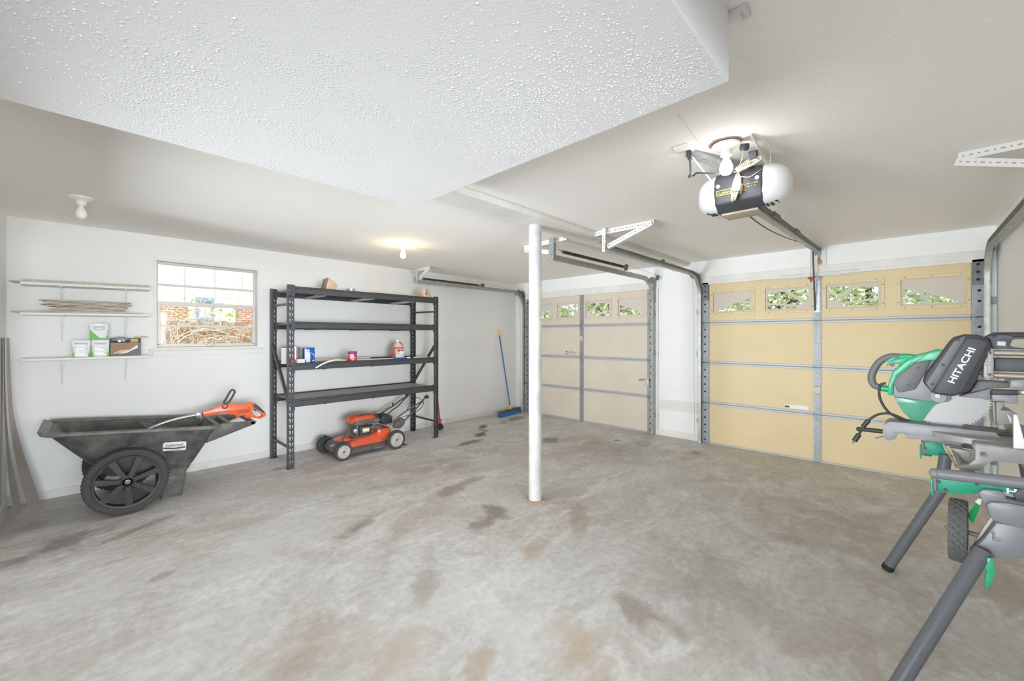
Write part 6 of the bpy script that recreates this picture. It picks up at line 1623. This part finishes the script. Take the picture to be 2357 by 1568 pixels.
# base casting
TZ = sx([(1560, 1432)], 2.72)[0].z
yb0, yb1 = PX(2240, 1020, 2.68).y, -0.56
MB().bx(2.66, 3.16, yb1, yb0, TZ - 0.035, TZ).build('base_table', 'cast_alu', saw, bevel=0.008)
slab('base_front', [(1455, 80), (1500, 125), (2091, 190), (2300, 210), (2300, 390), (1740, 320), (1650, 345), (1545, 442), (1305, 412), (1295, 385), (1420, 370), (1505, 305), (1508, 140)], 2.655, 0.030, 'cast_alu', 0.006, saw, Z2)
slab('base_foot', [(1105, 105), (1130, 110), (1300, 405), (1270, 410)], 2.76, 0.02, 'cast_alu', 0.003, saw, Z2)
slab('base_rib', [(1190, 160), (1455, 200), (1455, 330), (1420, 370), (1300, 230)], 2.80, 0.02, 'cast_alu', 0.003, saw, Z2)
MB().lathe([(0.010, 0), (0.010, 0.004), (0.004, 0.002)], sx([(1602, 240)], 2.654, Z2)[0], (-1, 0, 0), 16).build('base_bolt', 'saw_mid', saw)
ctr = Vector((XB, -0.235, TZ))
MB().lathe([(0.165, -0.02), (0.165, 0.005), (0.160, 0.008)], ctr, (0, 0, 1), 40).build('turntable', 'cast_alu', saw)
MB().bx(XB - 0.010, XB + 0.012, -0.40, bc.y + 0.05, TZ + 0.0082, TZ + 0.0105).build('kerf_plate', 'saw_dark', saw, smooth=0)
# fences
FYS = PX(2300, 960, XB + 0.1).y
for x0, x1, h, nm in ((XB + 0.05, XB + 0.30, 0.105, 'fence'), (2.62, XB - 0.05, 0.075, 'fence')):
    MB().bx(x0, x1, FYS - 0.05, FYS - 0.035, TZ, TZ + h).build(nm, 'cast_alu', saw, bevel=0.004)
slab('fence_block', [(1830, 965), (1950, 965), (1950, 1010), (1905, 1070), (2020, 1075), (2110, 1130), (2062, 1245), (1840, 1245)], XB + 0.03, 0.20, 'cast_alu', 0.004)
slab('white_stop', [(2055, 1125), (2100, 1122), (2180, 1420), (2300, 1450), (2300, 1545), (2055, 1530)], 2.62, 0.02, 'sticker_white', 0.003)
for k in range(3):
    MB().plate(sx([(1968 + k * 12, 1120 + k * 26), (1985 + k * 12, 1122 + k * 26), (2030, 1165 + k * 26), (2028, 1178 + k * 26)], XB + 0.029), (-0.001, 0, 0)).build('fence_mark', 'sticker_white', saw, smooth=0)
slab('guard_link', [(1800, 960), (1835, 970), (1842, 1250), (1822, 1250)], XB + 0.005, 0.012, 'cast_alu', 0.002)
slab('laser_strip', [(1440, 1255), (1480, 1248), (1880, 1288), (1860, 1308)], XB - 0.03, 0.02, 'saw_dark', 0.002)
# head carriage, slide rods, rear handle
slab('pivot_arm', [(1540, 850), (1620, 720), (1770, 722), (2010, 742), (2005, 802), (1785, 800), (1430, 882)], XB - 0.07, 0.10, 'saw_mid', 0.004)
slab('lower_arm', [(1395, 900), (1775, 805), (1780, 945), (1730, 948), (1680, 930), (1420, 908)], XB - 0.05, 0.07, 'saw_grey', 0.004)
slab('pivot_block', [(1790, 880), (2110, 885), (2105, 995), (1980, 985), (1940, 965), (1800, 960)], XB - 0.07, 0.12, 'saw_grey', 0.004)
slab('link_bar', [(1790, 822), (2300, 830), (2300, 880), (2010, 890), (1790, 880)], XB - 0.08, 0.02, 'saw_black', 0.004)
MB().lathe([(0.011, 0), (0.011, 0.006), (0.006, 0.004)], sx([(2145, 850)], XB - 0.080)[0], (-1, 0, 0), 18).build('link_bolt', 'chrome', saw)
slab('rail_cap', [(2015, 700), (2320, 690), (2320, 810), (2005, 805)], XB - 0.10, 0.14, 'saw_grey', 0.006)
slab('rod_clamp', [(1700, 335), (1715, 322), (1800, 322), (1820, 345), (1820, 670), (1800, 690), (1715, 690), (1692, 660)], XB - 0.145, 0.07, 'cast_alu', 0.006)
slab('clamp_plate', [(1742, 362), (1816, 362), (1816, 662), (1742, 655)], XB - 0.150, 0.008, 'cast_alu', 0.003)
slab('clamp_latch', [(1715, 485), (1820, 490), (1820, 535), (1715, 530)], XB - 0.156, 0.010, 'cast_alu', 0.002)
for q in ((1772, 380), (1768, 638)):
    MB().lathe([(0.005, 0), (0.005, 0.003)], sx([q], XB - 0.1505)[0], (-1, 0, 0), 12).build('clamp_screw', 'saw_dark', saw)
def ext(q, x):
    p = sx([q], x)[0]; return p, Vector((x, -0.56, p.z))
for q in ((1815, 378), (1815, 648)):
    p, e = ext(q, XB - 0.12); MB().tube([p, e], 0.0125, 16).build('slide_rod', 'rod_steel', saw, smooth=60)
p, e = ext((1815, 515), XB - 0.09)
MB().bx(XB - 0.10, XB - 0.02, -0.55, p.y, p.z - 0.030, p.z + 0.028).build('rear_case', 'saw_dark', saw, bevel=0.004)
MB().plate([sx([(1712, 188), (1832, 135), (1960, 130), (2420, 132), (2420, 345), (1800, 330), (1770, 215)], XB - 0.11), sx([(2012, 290), (2040, 225), (2080, 212), (2340, 212), (2340, 335), (2060, 312)], XB - 0.11)], (0.06, 0, 0)).build('carry_handle', 'saw_dark', saw, smooth=30, bevel=0.005)
slab('handle_bar', [(1720, 182), (1832, 132), (2330, 128), (2330, 190), (2060, 190), (2000, 165), (1860, 160)], XB - 0.120, 0.07, 'saw_black', 0.006)
MB().plate(sx([(1860, 240), (1962, 245), (1955, 297), (1855, 288)], XB - 0.1105), (-0.001, 0, 0)).build('rating_label', 'tin_grey', saw, smooth=0)
MB().lathe([(0.006, 0), (0.005, 0.003)], sx([(1825, 182)], XB - 0.12)[0], (-1, 0, 0), 12).build('motor_screw', 'saw_black', saw)

# ------------------------------------------------------------------ folding stand
st = thing('saw_stand', 'grey and green folding mitre saw stand on tubular legs', 'stand', (2.9, -0.2, 0))
XN, XF = 2.53, 3.31
def sl2(name, pts, x, t, m_, bev=0.004, z=Z2, par=st): return MB().plate(sx(pts, x, z), (t, 0, 0)).build(name, m_, par, smooth=30, bevel=bev)
# near cross member
pe = sx([(1035, 470)], XN, Z2)[0]
pr = sx([(2091, 590)], XN, Z2)[0]
dr = (pr - pe).normalized()
MB().tube([pe, pe + dr * 0.45], 0.0225, 18).build('near_rail', 'stand_grey', st, smooth=60)
MB().ball(pe + Vector((0, 0.004, 0)), 0.026, 0.020, 0.020, 16, 10).build('rail_knob', 'saw_grey', st, smooth=60)
gp = sl2('green_plate', [(1045, 515), (1130, 512), (1560, 580), (2020, 660), (2020, 730), (1890, 715), (1850, 690), (1780, 665), (1600, 650), (1545, 680), (1520, 722), (1440, 710), (1380, 728), (1165, 705), (1050, 680)], XN - 0.004, 0.012, 'saw_green_deep', 0.003)
sl2('plate_end', [(995, 520), (1042, 520), (1045, 675), (1165, 700), (1165, 712), (1000, 685)], XN - 0.008, 0.05, 'saw_mid', 0.003)
sl2('green_tab', [(965, 530), (995, 525), (1000, 690), (1012, 735), (985, 740), (970, 690)], XN - 0.002, 0.02, 'saw_green', 0.003)
for q in ((1068, 572), (1145, 668), (1520, 600)):
    MB().lathe([(0.0065, 0), (0.006, 0.004)], sx([q], XN - 0.0045, Z2)[0], (-1, 0, 0), 12).build('plate_screw', 'saw_dark', gp)
p0, p1 = sx([(1880, 680), (2030, 700)], XN - 0.0052, Z2)
lettering('maker_lettering', 'HITACHI', p0 + Vector((0, 0, -0.010)), (p1 - p0), Vector((0, 0.0, 1)), 0.022, 'sticker_white', gp, width=0.155, bold=0.03, center=False)
sl2('hinge_casting', [(1545, 700), (1600, 668), (1780, 680), (1850, 705), (1880, 780), (2300, 880), (2300, 900), (1905, 830), (1690, 815), (1640, 850), (1590, 800)], XN - 0.03, 0.06, 'stand_grey', 0.006)
sl2('leg_housing', [(1640, 850), (1690, 815), (1905, 830), (2300, 905), (2300, 1190), (1760, 1060), (1700, 1020), (1650, 900)], XN - 0.05, 0.07, 'stand_grey', 0.008)
sl2('leg_bracket', [(1760, 1060), (2300, 1160), (2300, 1500), (1780, 1500), (1440, 1428), (1600, 1270)], XN - 0.045, 0.05, 'stand_grey', 0.006)
sl2('light_bracket', [(1600, 1130), (1720, 960), (1740, 1040), (1610, 1220), (1500, 1400), (1440, 1420)], XN + 0.02, 0.02, 'insert_plate', 0.003)
sl2('dark_bracket', [(1960, 720), (2080, 640), (2300, 660), (2300, 830), (2010, 830)], XN - 0.01, 0.03, 'saw_dark', 0.004)
# far cross member
fp = sl2('far_green_plate', [(890, 85), (1095, 105), (1175, 270), (900, 245)], XF, 0.012, 'saw_green_deep', 0.003)
sl2('far_plate_end', [(855, 82), (890, 84), (892, 245), (985, 258), (985, 272), (858, 255)], XF - 0.006, 0.04, 'saw_mid', 0.003)
sl2('far_green_tab', [(835, 130), (852, 125), (856, 260), (866, 298), (845, 298), (835, 240)], XF, 0.02, 'saw_green', 0.003)
MB().lathe([(0.0065, 0), (0.006, 0.004)], sx([(905, 168)], XF - 0.0005, Z2)[0], (-1, 0, 0), 12).build('plate_screw', 'saw_dark', fp)
q = sx([(900, 60)], XF + 0.02, Z2)[0]
MB().tube([q, Vector((q.x, -0.55, q.z))], 0.022, 14).build('far_rail', 'stand_grey', st, smooth=60)
# beams under the saw joining both cross members
for y in (-0.20, -0.42):
    MB().bar((XN, y, pe.z - 0.012), (XF, y, pe.z - 0.012), 0.035, 0.045).build('long_beam', 'stand_grey', st, bevel=0.004)
# legs
LR = 0.027
f1 = PZ(2040, 1312, 0.0) + Vector((0, 0, 0.0))
k1 = PX(2165, 1128, 3.325); t1 = PX(2177, 1046, 3.312)
foot = f1.copy()
MB().tube([t1, k1, foot + (k1 - foot).normalized() * 0.035], LR, 18).build('leg', 'stand_tube', st, smooth=60)
MB().tube([foot + (k1 - foot).normalized() * 0.008, foot + (k1 - foot).normalized() * 0.040], LR + 0.002, 18).build('rubber_foot', 'rubber_black', st, smooth=60)
k2 = PX(2262, 1268, 2.47); f2 = PZ(2046, 1612, 0.010)
MB().tube([k2, f2 + (k2 - f2).normalized() * 0.05], LR, 18).build('leg', 'stand_tube', st, smooth=60)
MB().tube([f2, f2 + (k2 - f2).normalized() * 0.055], LR + 0.003, 18).build('rubber_foot', 'rubber_black', st, smooth=60)
for fx in (2.42, 3.36):
    a = Vector((fx, -0.44, pe.z - 0.03)); b = Vector((fx + (0.1 if fx > 3 else -0.12), -0.555, 0.012))
    MB().tube([a, b], LR * 0.8, 14).build('leg', 'stand_tube', st, smooth=60)
sl2('release_lever', [(1650, 85), (1725, 95), (1745, 260), (1720, 370), (1655, 465), (1615, 455), (1620, 340), (1640, 245), (1590, 195)], 2.44, 0.016, 'saw_green', 0.003, Z3z)
# transport wheel
wc = sx([(1300, 1150)], 2.64, Z2)[0]
WR = (sx([(1290, 795)], 2.64, Z2)[0].z - sx([(1300, 1505)], 2.64, Z2)[0].z) / 2
hwd = abs(sx([(1195, 1150)], 2.64, Z2)[0].y - sx([(1425, 1150)], 2.64, Z2)[0].y) / 2
wax = Vector((0.09, 1, 0)).normalized()
m = MB().lathe([(WR * 0.62, -hwd), (WR * 0.95, -hwd), (WR * 0.985, -hwd * 0.7), (WR * 0.985, hwd * 0.7), (WR * 0.95, hwd), (WR * 0.62, hwd)], wc, wax, 48, closed=True)
u_ = wax.cross(Vector((0, 0, 1))).normalized(); v_ = wax.cross(u_)
for i in range(26):
    for s in (-1, 1):
        a0 = 2 * PI * i / 26; a1 = a0 + s * 0.42
        pp = []
        for k in range(5):
            q = k / 4; a = a0 + (a1 - a0) * q
            pp.append(wc + wax * (-hwd * 0.9 + 2 * hwd * 0.9 * q) + (u_ * math.cos(a) + v_ * math.sin(a)) * (WR * (0.995 if 0 < k < 4 else 0.97)))
        m.tube(pp, 0.0042, 4)
ty = m.build('wheel', 'tread', st, smooth=30)
MB().lathe([(WR * 0.62, hwd * 0.7), (WR * 0.64, hwd * 0.98), (WR * 0.2, hwd * 0.7), (0.001, hwd * 0.8)], wc, wax, 32).build('wheel_disc', 'saw_green', ty)
MB().ball(wc + wax * hwd * 1.05, 0.012).build('hub_nut', 'chrome', ty)
MB().tube([wc, Vector((wc.x - 0.03, -0.50, wc.z - 0.012))], 0.010, 12).build('axle', 'stand_grey', st, smooth=60)
MB().tube(curve([PX(*Z2([(1700, 1170)])[0], 2.46), PX(*Z2([(1720, 1220)])[0], 2.455), PX(*Z2([(1725, 1275)])[0], 2.455), PX(*Z2([(1815, 1285)])[0], 2.455)], 4), 0.002, 6).build('clip_wire', 'chrome', st)
# brush hanging under the stand
br = thing('hand_brush', 'small brush with green bristles under the saw stand', 'brush', tuple(sx([(1500, 850)], 2.60, Z2)[0]))
MB().plate(sx([(1498, 820), (1555, 770), (1590, 790), (1565, 862)], 2.60, Z2), (0.02, 0, 0)).build('ferrule', 'sticker_white', br, bevel=0.003)
mat('bristle_green', (40, 176, 96), 0.6)
m = MB(); rg = random.Random(6)
a0, a1 = sx([(1512, 838), (1562, 862)], 2.60, Z2); b0, b1 = sx([(1408, 1000), (1475, 1085)], 2.60, Z2)
for i in range(60):
    q = rg.random(); r2 = min(1, max(0, q + rg.uniform(-0.12, 0.12))); o = Vector((rg.uniform(0, 0.02), 0, 0))
    m.tube([a0.lerp(a1, q) + o, b0.lerp(b1, r2) + o + (a0 - b0) * rg.uniform(0, 0.12)], 0.0014, 4)
m.build('bristles', 'bristle_green', br)
MB().tube([sx([(1565, 790)], 2.61, Z2)[0], sx([(1640, 700)], 2.61, Z2)[0]], 0.008, 8).build('handle', 'saw_green', br)
